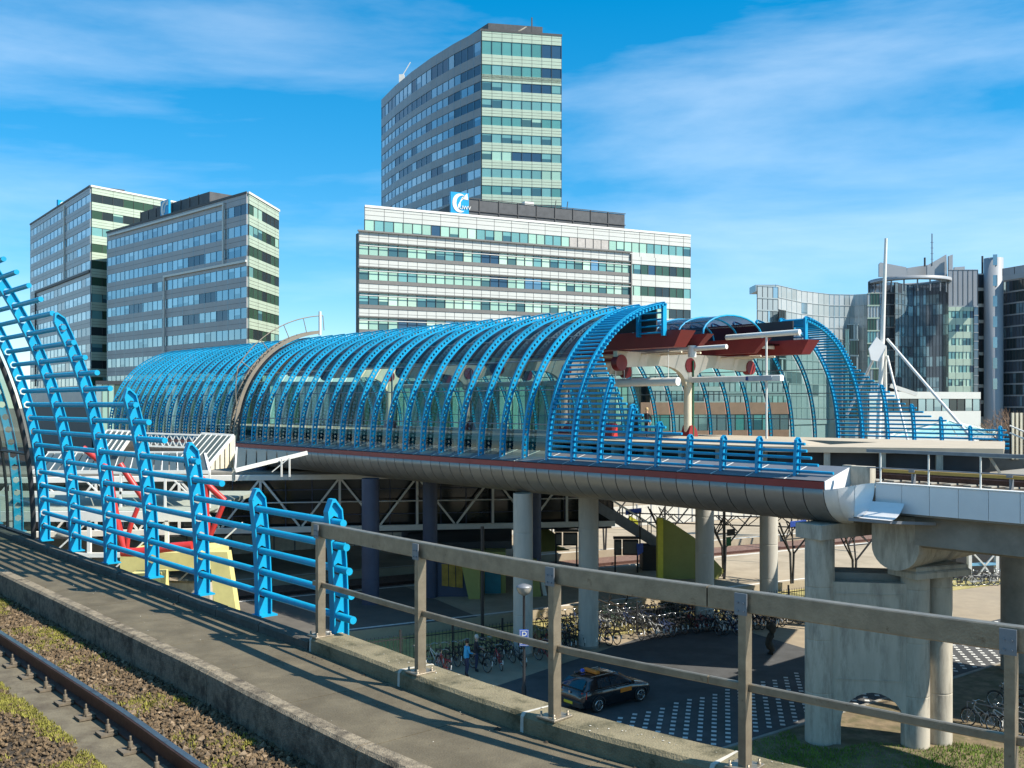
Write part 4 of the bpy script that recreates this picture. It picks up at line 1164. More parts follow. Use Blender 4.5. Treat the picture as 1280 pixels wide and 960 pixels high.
# big yellow stair wall and the stair
ys = thing('stair_wall', 'olive yellow sloping stair wall on the railway platform', 'wall')
slab_at([(826, 648), (838, 652), (868, 672), (906, 714), (894, 727), (826, 727)], 60, 0.5, M['yellow'], 'sloping_wall', ys)
slab_at([(822, 648), (829, 648), (829, 726), (822, 726)], 59.5, 0.6, mat('bright_yellow', (0.62, 0.55, 0.06), 0.7), 'end_wall', ys)
ys2 = thing('stair_wall', 'small olive yellow stair wall behind the dark blue column', 'wall')
slab_at([(676, 655), (694, 668), (694, 682), (712, 688), (676, 690)], 66, 0.4, M['yellow'], 'sloping_wall', ys2)
stt = thing('open_stair', 'grey steel stair with glass balustrade coming down from the concourse', 'stairs')
a = ray(742, 630, 63.5); b_ = ray(838, 690, 63.5)
for off in (0.0, 1.6):
    o_ = Vector((0, off, 0))
    MB().bar(a+o_, b_+o_, 0.12, 0.62).build('stringer', M['steel_grey'], stt)
    MB().bar(a+o_+Vector((0,0,0.95)), b_+o_+Vector((0,0,0.95)), 0.06, 0.07).build('handrail', M['white'], stt)
    for k in range(9):
        p = a.lerp(b_, k/8)+o_; MB().bar(p+Vector((0,0,0.2)), p+Vector((0,0,0.95)), 0.05, 0.05).build('baluster', M['black'], stt)
for k in range(18):
    p = a.lerp(b_, (k+0.5)/18); MB().box(p.x-0.15, p.x+0.15, p.y+0.06, p.y+1.54, p.z+0.05, p.z+0.10).build('tread', M['concrete'], stt)
slab_at([(690, 634), (744, 632), (744, 642), (690, 646)], 66, 1.7, M['steel_grey'], 'landing', stt)
slab_at([(786, 644), (798, 651), (798, 664), (786, 656)], 67.8, 0.06, mat('lime_glass', (0.6, 0.62, 0.08), 0.3), 'lime_panel', stt)
slab_at([(803, 683), (824, 683), (824, 745), (803, 745)], 63, 1.5, M['dark'], 'stair_core', stt)
def board(px0, px1, py0, py1, foot, Y_, lab):
    t_ = thing('info_display', lab, 'display')
    for x0, x1 in ((px0, px0+(px1-px0)*0.30), (px0+(px1-px0)*0.36, px1)):
        slab_at([(x0, py0+4), (x1, py0+4), (x1, py1), (x0, py1)], Y_, 0.3, M['black'], 'housing', t_)
        slab_at([(x0+1, py0+6), (x1-1, py0+6), (x1-1, py1-2), (x0+1, py1-2)], Y_-0.03, 0.02, mat('display_face', (0.16, 0.15, 0.13), 0.4), 'screen', t_)
    slab_at([(px0-1, py0), (px1+1, py0), (px1+1, py0+3), (px0-1, py0+3)], Y_-0.02, 0.3, M['black'], 'top_frame', t_)
    for x in (px0, px1-2):
        slab_at([(x, py1), (x+2, py1), (x+2, foot), (x, foot)], Y_+0.05, 0.1, M['black'], 'leg', t_)
board(768, 798, 671, 694, 716, 62, 'black framed departure display beside the open stair')
board(694, 722, 662, 682, 714, 63, 'black framed departure display between the blue and grey columns')
bs = thing('platform_sign', 'small blue platform sign beside the departure display', 'sign')
slab_at([(796, 680), (804, 679), (804, 690), (797, 695)], 61.5, 0.12, mat('sign_blue', (0.05, 0.12, 0.55), 0.4), 'sign_board', bs)
slab_at([(799, 640), (801, 640), (801, 682), (799, 682)], 61.56, 0.06, M['black'], 'sign_hanger', bs)

# black lattice trees carrying the railway platform canopies
def lattice_tree(px_, Y_, h, lab, spread=1.5):
    p = ray(px_, 505, Y_); z0 = 0.5
    t_ = thing('lattice_support', lab, 'support', (p.x, p.y, z0), FN.ang, 'lattice supports of the railway platform canopies')
    for dx in (-0.09, 0.09):
        MB().bar((dx*0.7, 0, 0), (dx*1.6, 0, h*0.5), 0.09, 0.09).build('trunk', M['black'], t_)
    for sx, sy in ((-1, -0.4), (1, -0.4), (-0.45, 0.5), (0.45, 0.5)):
        MB().bar((0.1*(1 if sx > 0 else -1), 0, h*0.46), (sx*spread, sy*spread, h), 0.08, 0.08).build('branch', M['black'], t_)
        MB().bar((sx*spread*0.5, sy*spread*0.5, h*0.73), (0, 0, h*0.98), 0.05, 0.05).build('lacing', M['black'], t_)
        MB().bar((sx*spread*0.5, sy*spread*0.5, h*0.73), (-sx*spread*0.35, sy*spread*0.3, h), 0.05, 0.05).build('lacing', M['black'], t_)
    MB().bar((-spread*0.5, -0.2*spread, h*0.72), (spread*0.5, -0.2*spread, h*0.72), 0.06, 0.06).build('tie', M['black'], t_)
for px_, Y_, lab in ((990, 58.5, 'black lattice support left of the pier, in sun'), (905, 61, 'black lattice support between the two right columns'), (700, 84, 'thin black lattice support behind the displays'),
                     (756, 72, 'black lattice support under the open stair'), (1068, 56, 'black lattice support behind the arched pier'), (830, 66, 'black lattice support above the olive stair wall')):
    lattice_tree(px_, Y_, 3.7, lab, 1.6)
cb = thing('canopy_truss', 'black lattice truss spanning between the platform canopy supports', 'truss')
P = ray(735, 640, 68); Q = ray(1085, 650, 56.5)
for dz in (0, -0.55): MB().bar(P+Vector((0,0,dz)), Q+Vector((0,0,dz)), 0.07, 0.07).build('chord', M['black'], cb)
for k in range(26):
    a = P.lerp(Q, k/26); b_ = P.lerp(Q, (k+1)/26); dz = Vector((0,0,-0.55))
    MB().bar(a if k % 2 else a+dz, b_+dz if k % 2 else b_, 0.045, 0.045).build('lacing', M['black'], cb)
for px_, py_, lab in ((1000, 655, 'blue sign hung from the canopy truss left of the pier'), (794, 640, 'blue sign hung from the truss above the stair')):
    t_ = thing('hanging_sign', lab, 'sign'); Y_ = 58 if px_ > 900 else 66
    slab_at([(px_-12, py_-3), (px_+8, py_-5), (px_+8, py_+1), (px_-12, py_+4)], Y_, 0.1, bpy.data.materials['sign_blue'], 'sign_board', t_)
    slab_at([(px_-3, py_-14), (px_-2, py_-14), (px_-2, py_-3), (px_-3, py_-3)], Y_+0.02, 0.05, M['black'], 'sign_hanger', t_)
pn = thing('signal_mast', 'slim dark mast with green sign left of the sunlit column', 'mast')
slab_at([(904, 640), (907, 640), (907, 724), (904, 724)], 60, 0.15, M['black'], 'mast', pn)
slab_at([(908, 672), (914, 671), (914, 682), (908, 683)], 60, 0.1, mat('sign_green', (0.01, 0.12, 0.04), 0.4), 'green_sign', pn)
slab_at([(909, 662), (919, 661), (919, 669), (909, 670)], 60.1, 0.1, M['black'], 'signal_head', pn)
for px_, Y_, z0, z1, r, lab in ((603, 46.5, 0, 5.3, 0.085, 'plain dark steel pole before the teal door'), (690, 78, 0.4, 4.5, 0.06, 'thin dark pole behind the displays'), (970, 66, 0.5, 4.4, 0.06, 'thin dark pole on the sunny platform')):
    p = ray(px_, 505, Y_); tag(MB().tube((0,0,z0), (0,0,z1), r, n=10).lathe([(r*1.8, z0), (r*1.8, z0+0.15), (r, z0+0.2)], 10).build('pole', M['black'], None, (p.x, p.y, 0)), lab, 'pole')
# white and blue braced stair frame at far right
xf = thing('braced_frame', 'white and pale blue cross braced frame behind the pier at far right', 'frame')
YF = 62
lb = mat('pale_blue_paint', (0.22, 0.48, 0.66), 0.5)
for x in (1213, 1247): slab_at([(x-2, 684), (x+2, 684), (x+2, 728), (x-2, 728)], YF, 0.3, M['white'], 'post', xf)
for y in (690, 706): slab_at([(1215, y-1.5), (1245, y-2.5), (1245, y+0.5), (1215, y+1.5)], YF, 0.2, lb, 'beam', xf)
for (x0, y0, x1, y1) in ((1217, 692, 1231, 707), (1244, 692, 1231, 707), (1231, 708, 1218, 726), (1231, 708, 1244, 726), ):
    MB().bar(ray(x0, y0, YF), ray(x1, y1, YF), 0.09, 0.09).build('brace', M['white'], xf)
for x in (1224, 1238): slab_at([(x-1, 684), (x+1, 684), (x+1, 690), (x-1, 690)], YF, 0.1, lb, 'upper_bar', xf)
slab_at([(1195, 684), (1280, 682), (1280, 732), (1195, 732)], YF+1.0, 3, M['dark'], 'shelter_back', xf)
# ================================================================ office buildings
def winmat(name, col, rough=0.12, rand=0.12, metal=0.0):
    return mat(name, col, rough, metal, var=0.06, vscale=0.4, rand=rand, spec=0.6, bump=0.05, bscale=0.7)
def blindmat(name, blind, dark, rough=0.12, full=0.7, metal=0.0):
    """a window with its blind drawn down to a height of its own"""
    m = winmat(name, blind, rough, 0.12, metal); t = m.node_tree; b = t.nodes['Principled BSDF']
    src = b.inputs['Base Color'].links[0].from_socket
    co = t.nodes.new('ShaderNodeTexCoord'); sx = t.nodes.new('ShaderNodeSeparateXYZ'); t.links.new(co.outputs['Object'], sx.inputs[0])
    oi = t.nodes.new('ShaderNodeObjectInfo')
    pw_ = t.nodes.new('ShaderNodeMath'); pw_.operation = 'FRACT'; mu = t.nodes.new('ShaderNodeMath'); mu.operation = 'MULTIPLY'; mu.inputs[1].default_value = 17.31
    t.links.new(oi.outputs['Random'], mu.inputs[0]); t.links.new(mu.outputs[0], pw_.inputs[0])
    mr = t.nodes.new('ShaderNodeMapRange'); mr.inputs['From Min'].default_value = full; mr.inputs['From Max'].default_value = 1.0; mr.inputs['To Min'].default_value = 0.0; mr.inputs['To Max'].default_value = 1.3
    t.links.new(pw_.outputs[0], mr.inputs['Value'])
    gt = t.nodes.new('ShaderNodeMath'); gt.operation = 'LESS_THAN'; t.links.new(sx.outputs['Z'], gt.inputs[0]); t.links.new(mr.outputs[0], gt.inputs[1])
    mx_ = t.nodes.new('ShaderNodeMix'); mx_.data_type = 'RGBA'; t.links.new(gt.outputs[0], mx_.inputs['Factor']); t.links.new(src, mx_.inputs['A']); mx_.inputs['B'].default_value = (*dark, 1)
    t.links.new(mx_.outputs['Result'], b.inputs['Base Color'])
    return m
WM = {
 'mint': blindmat('blind_mint', (0.34, 0.54, 0.44), (0.06, 0.14, 0.15)), 'mintlt': blindmat('blind_pale', (0.48, 0.66, 0.53), (0.07, 0.15, 0.15)), 'teal': winmat('glass_teal', (0.10, 0.29, 0.28)),
 'sea': blindmat('glass_sea', (0.16, 0.36, 0.36), (0.05, 0.13, 0.16), full=0.6), 'navy': winmat('glass_navy', (0.035, 0.085, 0.15)), 'dark': winmat('glass_dark', (0.03, 0.045, 0.05)),
 'slate': blindmat('glass_slate', (0.30, 0.42, 0.48), (0.20, 0.30, 0.36), 0.10, 0.6, 0.65), 'steel': blindmat('glass_steel', (0.40, 0.50, 0.54), (0.26, 0.35, 0.39), 0.10, 0.6, 0.65), 'green': winmat('glass_green', (0.045, 0.095, 0.065)),
 'grey': winmat('glass_grey', (0.33, 0.38, 0.39), 0.1, 0.06), 'greylt': winmat('glass_pale_grey', (0.42, 0.46, 0.47), 0.12, 0.05), 'plum': winmat('glass_plum', (0.15, 0.18, 0.22), 0.10, 0.15, 0.6),
 'lilac': winmat('stone_lilac', (0.28, 0.30, 0.33), 0.4, 0.05),
}
SP = {
 'mint': mat('spandrel_mint', (0.44, 0.54, 0.43), 0.35, var=0.06, vscale=0.5),
 'white': mat('spandrel_white', (0.54, 0.555, 0.52), 0.4, var=0.05, vscale=0.4),
 'grey': mat('spandrel_grey', (0.30, 0.305, 0.315), 0.4, var=0.08, vscale=0.3),
 'brown': mat('spandrel_brown', (0.25, 0.255, 0.26), 0.35, var=0.08, vscale=0.4),
 'louvre': mat('louvre_dark', (0.17, 0.165, 0.155), 0.5, var=0.1),
 'line': mat('facade_line', (0.06, 0.06, 0.062), 0.6), 'core': mat('facade_core', (0.05, 0.055, 0.06), 0.6),
 'plant': mat('plant_screen', (0.07, 0.074, 0.08), 0.6, var=0.25, vscale=1.2), 'lilac': mat('cladding_lilac', (0.31, 0.33, 0.35), 0.45, var=0.06, vscale=0.3),
}
_pc = {}
def pane_data(w_, h, key):
    k = (round(w_, 3), round(h, 3), key)
    if k not in _pc: _pc[k] = MB().box(0.025, w_-0.025, 0.0, 0.05, 0.02, h-0.02).data('pane', WM[key])
    return _pc[k]
def pick(rnd, wts):
    r = rnd.random()*sum(wts.values())
    for k, v in wts.items():
        r -= v
        if r <= 0: return k
    return k
def runs(rnd, n, wts):
    """blinds and bare panes come in little runs, as office rooms do"""
    o = []
    while len(o) < n: o += [pick(rnd, wts)]*rnd.choice((1, 1, 2, 2, 3))
    return o[:n]
def facade(par, fr, length, rows, npan, wts, sp, b=0.0, mw=0.035, mm=None, seam=2, seed=1, top=None, bottom=None, louvre=0.0, objs=True, skip=(), grooves=0):
    rnd = random.Random(seed); pw = length/npan
    rows = sorted(rows, reverse=True)
    top = rows[0][1]+1.2 if top is None else top
    zs = top
    far_p = MB(fr)
    for k, (z0, z1) in enumerate(rows):
        z_lo = z1
        m_ = MB(fr); m_.box(0, length, b-0.22, b, z_lo, zs)
        for q in range(grooves):
            zz = z_lo+(zs-z_lo)*(q+1)/(grooves+1); m_.box(0, length, b-0.225, b-0.21, zz-0.025, zz+0.025, 1)
        m_.build('spandrel', [sp, SP['line']], par)
        row = runs(rnd, npan, wts)
        for i in range(npan):
            if (k, i) in skip: continue
            if objs:
                inst('pane', pane_data(pw, z1-z0, row[i]), par, fr(i*pw, b-0.13, z0), fr.ang)
        if louvre:
            l = MB(fr); l.box(0, length, b-0.30, b, z0-louvre, z0-0.01); l.build('louvre', SP['louvre'], par); zs = z0-louvre-0.01
        else: zs = z0
    bot = rows[-1][0]-1.5 if bottom is None else bottom
    m_ = MB(fr); m_.box(0, length, b-0.22, b, bot, zs); m_.build('spandrel', sp, par)
    ml = MB(fr)
    for i in range(npan+1):
        a = i*pw; wd = mw
        for z0, z1 in rows: ml.box(a-wd, a+wd, b-0.2, b-0.02, z0, z1)
        if seam and i % seam == 0: ml.box(a-0.022, a+0.022, b-0.235, b-0.218, bot, top)
    tag(ml.build('mullions', mm or SP['line'], par), kind='stuff')
def body(par, pts, z0, z1, m_, nm='body'):
    return MB().prism([(x, y, z0) for x, y in pts], (0, 0, z1-z0)).build(nm, m_, par)
def frame2(P, Q, O):
    return Frame(P[0]-O[0], P[1]-O[1], Q[0]-P[0], Q[1]-P[1]), math.hypot(Q[0]-P[0], Q[1]-P[1])

def letters(text, size, ext, m_, par, align='LEFT'):
    cu = bpy.data.curves.new('lettering', 'FONT'); cu.body = text; cu.size = size; cu.extrude = ext; cu.align_x = align
    tmp = bpy.data.objects.new('tmp_text', cu); COL.objects.link(tmp)
    dg = bpy.context.evaluated_depsgraph_get(); dg.update()
    me = bpy.data.meshes.new_from_object(tmp.evaluated_get(dg)); bpy.data.objects.remove(tmp)
    me.materials.clear(); me.materials.append(m_)
    return inst('lettering', me, par)

def logo(par, fr, a0, a1, z0, z1, b, text=None, th=0.4):
    """blue board with a white open ring and hooked tail"""
    cy = mat('sign_cyan', (0.0, 0.30, 0.58), 0.4) if 'sign_cyan' not in bpy.data.materials else bpy.data.materials['sign_cyan']
    wh = M['white']; wd = a1-a0; ht = z1-z0; ca, cz_ = a0+wd*0.5, z0+ht*0.53
    m_ = MB(fr); m_.box(a0, a1, b, b+th, z0, z1); o = m_.build('sign_board', cy, par)
    ring_o, ring_i = [], []
    for k in range(23):
        t = math.radians(62+k*(238/22.0)); r0 = 0.42; r1 = 0.42-0.17*math.sin(math.pi*min(1, (k+2)/26.0))
        ring_o.append((ca+wd*r0*math.cos(t)*0.98, cz_+ht*r0*math.sin(t))); ring_i.append((ca+wd*(r1*math.cos(t)+0.05), cz_+ht*r1*math.sin(t)))
    e = MB(fr)
    for k in range(22):
        q = [ring_o[k], ring_o[k+1], ring_i[k+1], ring_i[k]]
        e.prism([(x, b-0.05, z) for x, z in q], (0, 0.06, 0))
    for q in ([(0.56,0.72),(0.90,0.98),(0.95,0.70)], [(0.40,0.45),(0.62,0.80),(0.80,0.86),(0.56,0.60)], [(0.40,0.46),(0.55,0.60),(0.52,0.36),(0.40,0.30)]):
        e.prism([(a0+wd*x, b-0.05, z0+ht*z) for x, z in q], (0, 0.06, 0))
    e.build('emblem', wh, par)
    if text:
        t_ = letters(text, ht*0.24, 0.03, wh, par)
        t_.location = fr(a0+wd*0.46, b-0.06, z0+ht*0.26); t_.rotation_euler = (math.radians(90), 0, fr.ang)

# ---- wide office block
P0 = (-19.2, 130.0); P1 = (27.2, 153.0); O = P0
blk = thing('office_block', 'wide white office block with mint window bands behind the hall', 'building', (*O, 0))
fr, LB = frame2(P0, P1, O)
ft = lambda a, b: fr(a, b)[:2]
body(blk, [ft(0.05, 0.02), ft(LB-0.05, 0.02), ft(LB-0.05, 19), ft(7.0, 16)], 0, 36.3, SP['core'])
rowsB = [(33.5-3.2*k, 34.97-3.2*k) for k in range(6)]
sk = {(0, i) for i in range(23, 28)}
facade(blk, fr, LB, rowsB[:1], 39, {'mint': 4, 'mintlt': 3, 'sea': 4, 'navy': 1}, SP['white'], seed=4, top=36.75, bottom=32.9, skip=sk, grooves=2)
MB(fr).box(23*LB/39, 28*LB/39, -0.16, -0.03, 33.5, 34.97).build('blank_panel', mat('blank_panel', (0.43, 0.40, 0.37), 0.6), blk)
a1 = 40.2
frr = Frame(*fr(a1, 0)[:2], P1[0]-P0[0], P1[1]-P0[1])
facade(blk, frr, LB-a1, rowsB[1:], 9, {'green': 3, 'sea': 2, 'mint': 1, 'navy': 1, 'dark': 1}, SP['white'], seed=9, top=32.9, bottom=15, grooves=1)
# projecting screen front
fs = Frame(*fr(-1.15, -1.15)[:2], P1[0]-P0[0], P1[1]-P0[1]); LS = a1+1.0
MB(fs).box(0, LS, 0.02, 1.10, 14, 33.0).build('screen_body', SP['core'], blk)
rowsS = [(30.2-3.2*k, 31.67-3.2*k) for k in range(5)]
facade(blk, fs, LS, rowsS, 31, {'mintlt': 5, 'mint': 5, 'sea': 3, 'slate': 2, 'navy': 0.6}, SP['white'], seed=12, top=33.25, bottom=14, louvre=0.48, seam=1, grooves=1)
for k in range(6):
    z = 31.75-3.2*k+(0.0)
    MB(fs).box(-0.15, LS+0.1, -0.50, -0.24, z+0.04, z+0.18).build('sun_shade', SP['louvre'], blk)
    if k < 5: MB(fs).box(0.0, LS, -0.46, -0.40, z-0.42, z-0.34).build('shade_rail', M['white'], blk)
MB(fs).box(-0.2, LS+0.25, -0.52, -0.24, 33.12, 33.32).build('screen_edge', SP['louvre'], blk)
MB(fs).box(LS+0.02, LS+0.20, -0.52, 1.1, 14, 32.98).build('screen_end', SP['louvre'], blk)
MB(fr).box(0, LB, -0.3, -0.222, 36.55, 36.85).build('coping', M['white'], blk)
# plant screens on the roof
for k in range(9):
    aa = 15.2+k*3.05
    MB(fr).box(aa+0.05, aa+2.98, 4.0, 4.12, 36.4, 39.9).build('plant_panel', SP['plant'], blk)
    MB(fr).box(aa-0.05, aa+0.05, 3.9, 4.1, 36.4, 40.05).build('plant_post', SP['line'], blk)
for z in (38.2, 39.95): MB(fr).box(15.2, 42.7, 3.88, 4.0, z, z+0.1).build('plant_rail', SP['line'], blk)
MB(fr).box(15.3, 42.6, 4.2, 12, 36.4, 39.6).build('plant_room', SP['plant'], blk)
for aa in (31.0, 33.0): MB(fr).tube((aa, 5, 39.8), (aa+0.2, 5, 41.2), 0.06, n=6).build('roof_vent', SP['line'], blk)
MB(fr).box(26.0, 27.5, 5, 6, 39.6, 40.6).build('roof_unit', M['white'], blk)
lg = thing('roof_sign', 'cyan square sign with white ring emblem on the wide block', 'sign', (*O, 0))
logo(lg, fr, 12.6, 15.3, 36.9, 40.0, 1.0, 'UWV')
MB(fr).box(12.9, 13.1, 1.45, 1.7, 36.3, 39).build('sign_support', SP['line'], lg)
MB(fr).box(14.8, 15.0, 1.45, 1.7, 36.3, 39).build('sign_support', SP['line'], lg)

# ---- tower
C0 = (-5.0, 165.0); O = C0
tw = thing('office_tower', 'tall office tower with mint banded front and dark curved side', 'building', (*O, 0))
frT, LT = frame2(C0, (8.25, 167.55), O)
rowsT = [(68.7, 70.95), (65.4, 67.05)]+[(62.75-2.86*k, 64.25-2.86*k) for k in range(8)]
facade(tw, frT, LT, rowsT[:2], 8, {'teal': 3, 'navy': 3, 'sea': 1}, SP['mint'], seed=3, top=72.75, seam=1, grooves=2, bottom=64.6)
facade(tw, frT, LT, rowsT[2:], 8, {'sea': 8, 'teal': 4, 'navy': 1.6, 'mint': 2}, SP['mint'], seed=8, top=65.38, bottom=30, seam=1, grooves=2)
cv = []
for k in range(6):
    t = k/5; A_ = Vector((-26.3, 203.0)); B_ = Vector((-17.2, 180.5)); C_ = Vector(C0)
    cv.append((A_*(1-t)**2+B_*2*t*(1-t)+C_*t*t))
for k in range(5):
    f_, l_ = frame2(cv[k], cv[k+1], O)
    facade(tw, f_, l_, rowsT, 4, mw=0.02, mm=WM['slate'], wts={'slate': 4, 'steel': 2, 'navy': 3}, sp=SP['brown'], seed=20+k, top=72.75, bottom=30, seam=1)
ins = [(p.x-O[0]+0.25, p.y-O[1]+0.15) for p in cv[:-1]]+[(0.18, 0.2), (13.2, 2.75), (13.2, 20), (-8, 40)]
body(tw, ins, 0, 72.5, SP['core'])
body(tw, [(1.0, 3.5), (10.2, 5.3), (8, 20), (-16, 34), (-15.0, 30)], 72.5, 75.2, SP['plant'], 'plant_room')
MB(frT).box(8.8, 9.0, 2.0, 2.2, 72.7, 76.2).build('roof_rod', SP['line'], tw)
MB(frT).bar((5.5, 2.2, 73), (8.0, 2.2, 74.6), 0.2, 0.2).build('roof_strut', M['concrete_lt'], tw)
q = cv[1]
MB().box(q.x-O[0]+0.6, q.x-O[0]+1.6, q.y-O[1]-0.2, q.y-O[1]+0.6, 72.5, 75.0).build('roof_unit', M['white'], tw)
MB().bar((q.x-O[0]+1.4, q.y-O[1], 75), (q.x-O[0]+2.8, q.y-O[1], 77.4), 0.15, 0.15).build('roof_davit', M['white'], tw)
for aa in (1, ): MB(frT).box(-0.15, LT+0.1, -0.28, -0.222, 72.5, 72.85).build('coping', SP['line'], tw)

# ---- left pair of office buildings
def wedge(name, lab, C, Rr, Lf, ztop, z_first, nrows, np_r, np_l, seedv, pl, right_w, left_w):
    O = C
    b = thing(name, lab, 'building', (*O, 0))
    rows = [(z_first-3.2*k, z_first+1.62-3.2*k) for k in range(nrows)]
    fr_, lr = frame2(C, Rr, O); fl_, ll = frame2(Lf, C, O)
    facade(b, fr_, lr, rows, np_r, right_w, SP['mint'], seed=seedv, top=ztop, bottom=rows[-1][0]-4, seam=2, grooves=2)
    facade(b, fl_, ll, rows, np_l, left_w, SP['grey'], mw=0.015, mm=WM['slate'], seed=seedv+1, top=ztop, bottom=rows[-1][0]-4, seam=2, grooves=1)
    dx, dy = Rr[0]-C[0], Rr[1]-C[1]
    def inset(P, sx, sy): return (P[0]-O[0]+sx, P[1]-O[1]+sy)
    pts = [inset(Lf, 0.1, 0.15), (0.02, 0.22), inset(Rr, -0.1, 0), inset(Rr, -12, 12), inset(Lf, 6, 14)]
    body(b, pts, 0, ztop-0.35, SP['core'])
    MB(fl_).box(-0.2, ll+0.2, -0.34, -0.222, ztop-0.25, ztop+0.1).build('coping', SP['line'], b)
    MB(fr_).box(-0.2, lr+0.2, -0.34, -0.222, ztop-0.25, ztop+0.1).build('coping', M['white'], b)
    return b, fr_, lr, fl_, ll
b1, fr1, lr1, fl1, ll1 = wedge('office_block', 'grey banded office block with bright narrow end, right one of the left pair', (-40.7, 154.0), (-39.4, 168.2), (-76.6, 189.7), 43.6, 40.25, 9, 7, 27, 41, None,
      {'green': 4, 'dark': 2, 'sea': 1, 'mint': 0.4}, {'slate': 5, 'steel': 5, 'navy': 1})
MB(fl1).box(ll1*0.47, ll1+0.25, -0.55, -0.24, 32.8, 33.15).build('ledge', SP['white'], b1)
MB(fl1).box(ll1*0.47-0.3, ll1*0.47, -0.55, -0.24, 12, 33.15).build('vertical_trim', SP['white'], b1)
MB(fl1).box(ll1*0.87-0.3, ll1*0.87, -0.55, -0.24, 33.2, 42.6).build('vertical_trim', SP['white'], b1)
MB(fl1).box(ll1*0.02, ll1*0.87, -0.55, -0.24, 42.6, 42.9).build('ledge', SP['white'], b1)
MB(fl1).box(ll1*0.10, ll1*0.62, 4, 9, 43.0, 47.2).build('plant_room', SP['plant'], b1)
for k in range(8): MB(fl1).box(ll1*0.10+k*3.2, ll1*0.10+k*3.2+0.15, 3.9, 4.0, 43.2, 47.3).build('plant_post', SP['line'], b1)
s1 = thing('roof_sign', 'blue square roof sign with white ring on the left pair of blocks', 'sign', (-40.7, 154.0, 0))
logo(s1, fl1, ll1*0.335, ll1*0.335+3.1, 43.9, 47.3, 2.2, None)
for aa in (0.4, 2.5): MB(fl1).box(ll1*0.335+aa, ll1*0.335+aa+0.2, 2.6, 2.8, 43, 46).build('sign_support', SP['line'], s1)
b2, fr2, lr2, fl2, ll2 = wedge('office_block', 'tall office block with white banded end, leftmost in the skyline', (-80.8, 192.0), (-69.0, 208.6), (-112.0, 233.0), 52.9, 49.8, 12, 9, 16, 61, None,
      {'green': 3, 'dark': 3, 'sea': 2, 'mint': 1}, {'steel': 5, 'slate': 3, 'grey': 3})
MB(fl2).box(ll2*0.62, ll2*0.62+0.4, -0.5, -0.24, 36.5, 52).build('vertical_trim', SP['white'], b2)
MB(fl2).box(ll2*0.12, ll2+0.2, -0.5, -0.24, 36.2, 36.7).build('ledge', SP['line'], b2)
MB(fl2).box(ll2*0.12-0.4, ll2*0.12, -0.5, -0.24, 15, 36.7).build('vertical_trim', SP['line'], b2)
MB(fl2).box(ll2*0.25, ll2*0.75, 4, 10, 52.5, 55.6).build('plant_room', SP['plant'], b2)
s2 = thing('roof_sign', 'thin blue roof sign seen almost edge on at far left', 'sign', (-80.8, 192.0, 0))
logo(s2, Frame(fl2(ll2*0.24, 3)[0], fl2(ll2*0.24, 3)[1], 0.35, 1), 0, 3.2, 52.9, 57.0, 0, None)
MB(fl2).box(ll2*0.24+0.6, ll2*0.24+0.85, 3.6, 3.85, 52.4, 55).build('sign_support', SP['line'], s2)

# ---- glass complex at right
def slabB(px0, px1, ytop, Y0, Y1, depth, ncol, nrow, wts, sp, par, seed, ztop=None, zb=8.0, frac=0.9, mm=None):
    P = ray(px0, 505, Y0); Q = ray(px1, 505, Y1)
    zt_ = 11+(505-ytop)*Y0/F if ztop is None else ztop
    f_ = Frame(P.x, P.y, Q.x-P.x, Q.y-P.y); l_ = math.hypot(Q.x-P.x, Q.y-P.y)
    h = (zt_-zb)/nrow
    rows = [(zb+k*h+h*(1-frac)*0.6, zb+k*h+h*(1-(1-frac)*0.4)) for k in range(nrow)]
    facade(par, f_, l_, rows, ncol, wts, sp, seed=seed, top=zt_, bottom=zb-1, seam=0, mm=mm, mw=0.03)
    A_ = f_(0.02, 0.02); B_ = f_(l_-0.02, 0.02); e = 1+depth/A_.y       # side walls splay back from the street front
    pts = [A_[:2], B_[:2], (B_*e)[:2], (A_*e)[:2]]
    body(par, pts, zb-1 if zb > 12 else 0, zt_-0.2, sp)
    return f_, l_, zt_
r1 = thing('curved_office', 'pale grey curved glass office behind the right end of the hall', 'building')
Pp = [(969, 186), (1001, 196), (1036, 202), (1068, 203), (1099, 200)]
for k in range(4):
    slabB(Pp[k][0], Pp[k+1][0], 365, Pp[k][1], Pp[k+1][1], 12, 5, 11, {'greylt': 5, 'grey': 5, 'steel': 0.5}, WM['greylt'], r1, 70+k, ztop=33.2, frac=0.95, mm=WM['steel'])
slabB(946, 972, 357, 184, 186, 12, 4, 11, {'grey': 4, 'steel': 1}, WM['grey'], r1, 80, frac=0.9)
P = ray(958, 360, 190); MB().box(P.x-1.8, P.x+2.0, P.y+1, P.y+6, 32.5, 33.8).build('roof_drum', WM['grey'], r1)
# narrow stair towers with dark, green and mint panes
slabB(973, 981, 400, 184.5, 186.4, 0.6, 3, 9, {'dark': 3, 'greylt': 2}, WM['grey'], r1, 81, ztop=28.5)
slabB(1059, 1073, 405, 200.5, 200.6, 0.6, 4, 6, {'dark': 3, 'green': 2, 'grey': 1}, WM['grey'], r1, 82, ztop=27.0)
slabB(1056, 1061, 412, 200.2, 200.3, 0.4, 2, 6, {'mintlt': 3, 'mint': 1}, SP['mint'], r1, 83, ztop=26.0)
slabB(1084, 1099, 366, 198.5, 198.3, 0.6, 4, 10, {'grey': 4, 'green': 2, 'sea': 1, 'greylt': 3}, SP['mint'], r1, 84, ztop=33.0)
r2_ = thing('glass_towers', 'cluster of dark glass office towers behind the white mast', 'building')
zY = lambda y, Y: 11+(505-y)*Y/F
slabB(1085, 1122, 345, 207, 208, 8, 8, 12, {'plum': 5, 'slate': 2}, SP['lilac'], r2_, 90, ztop=zY(352, 207))
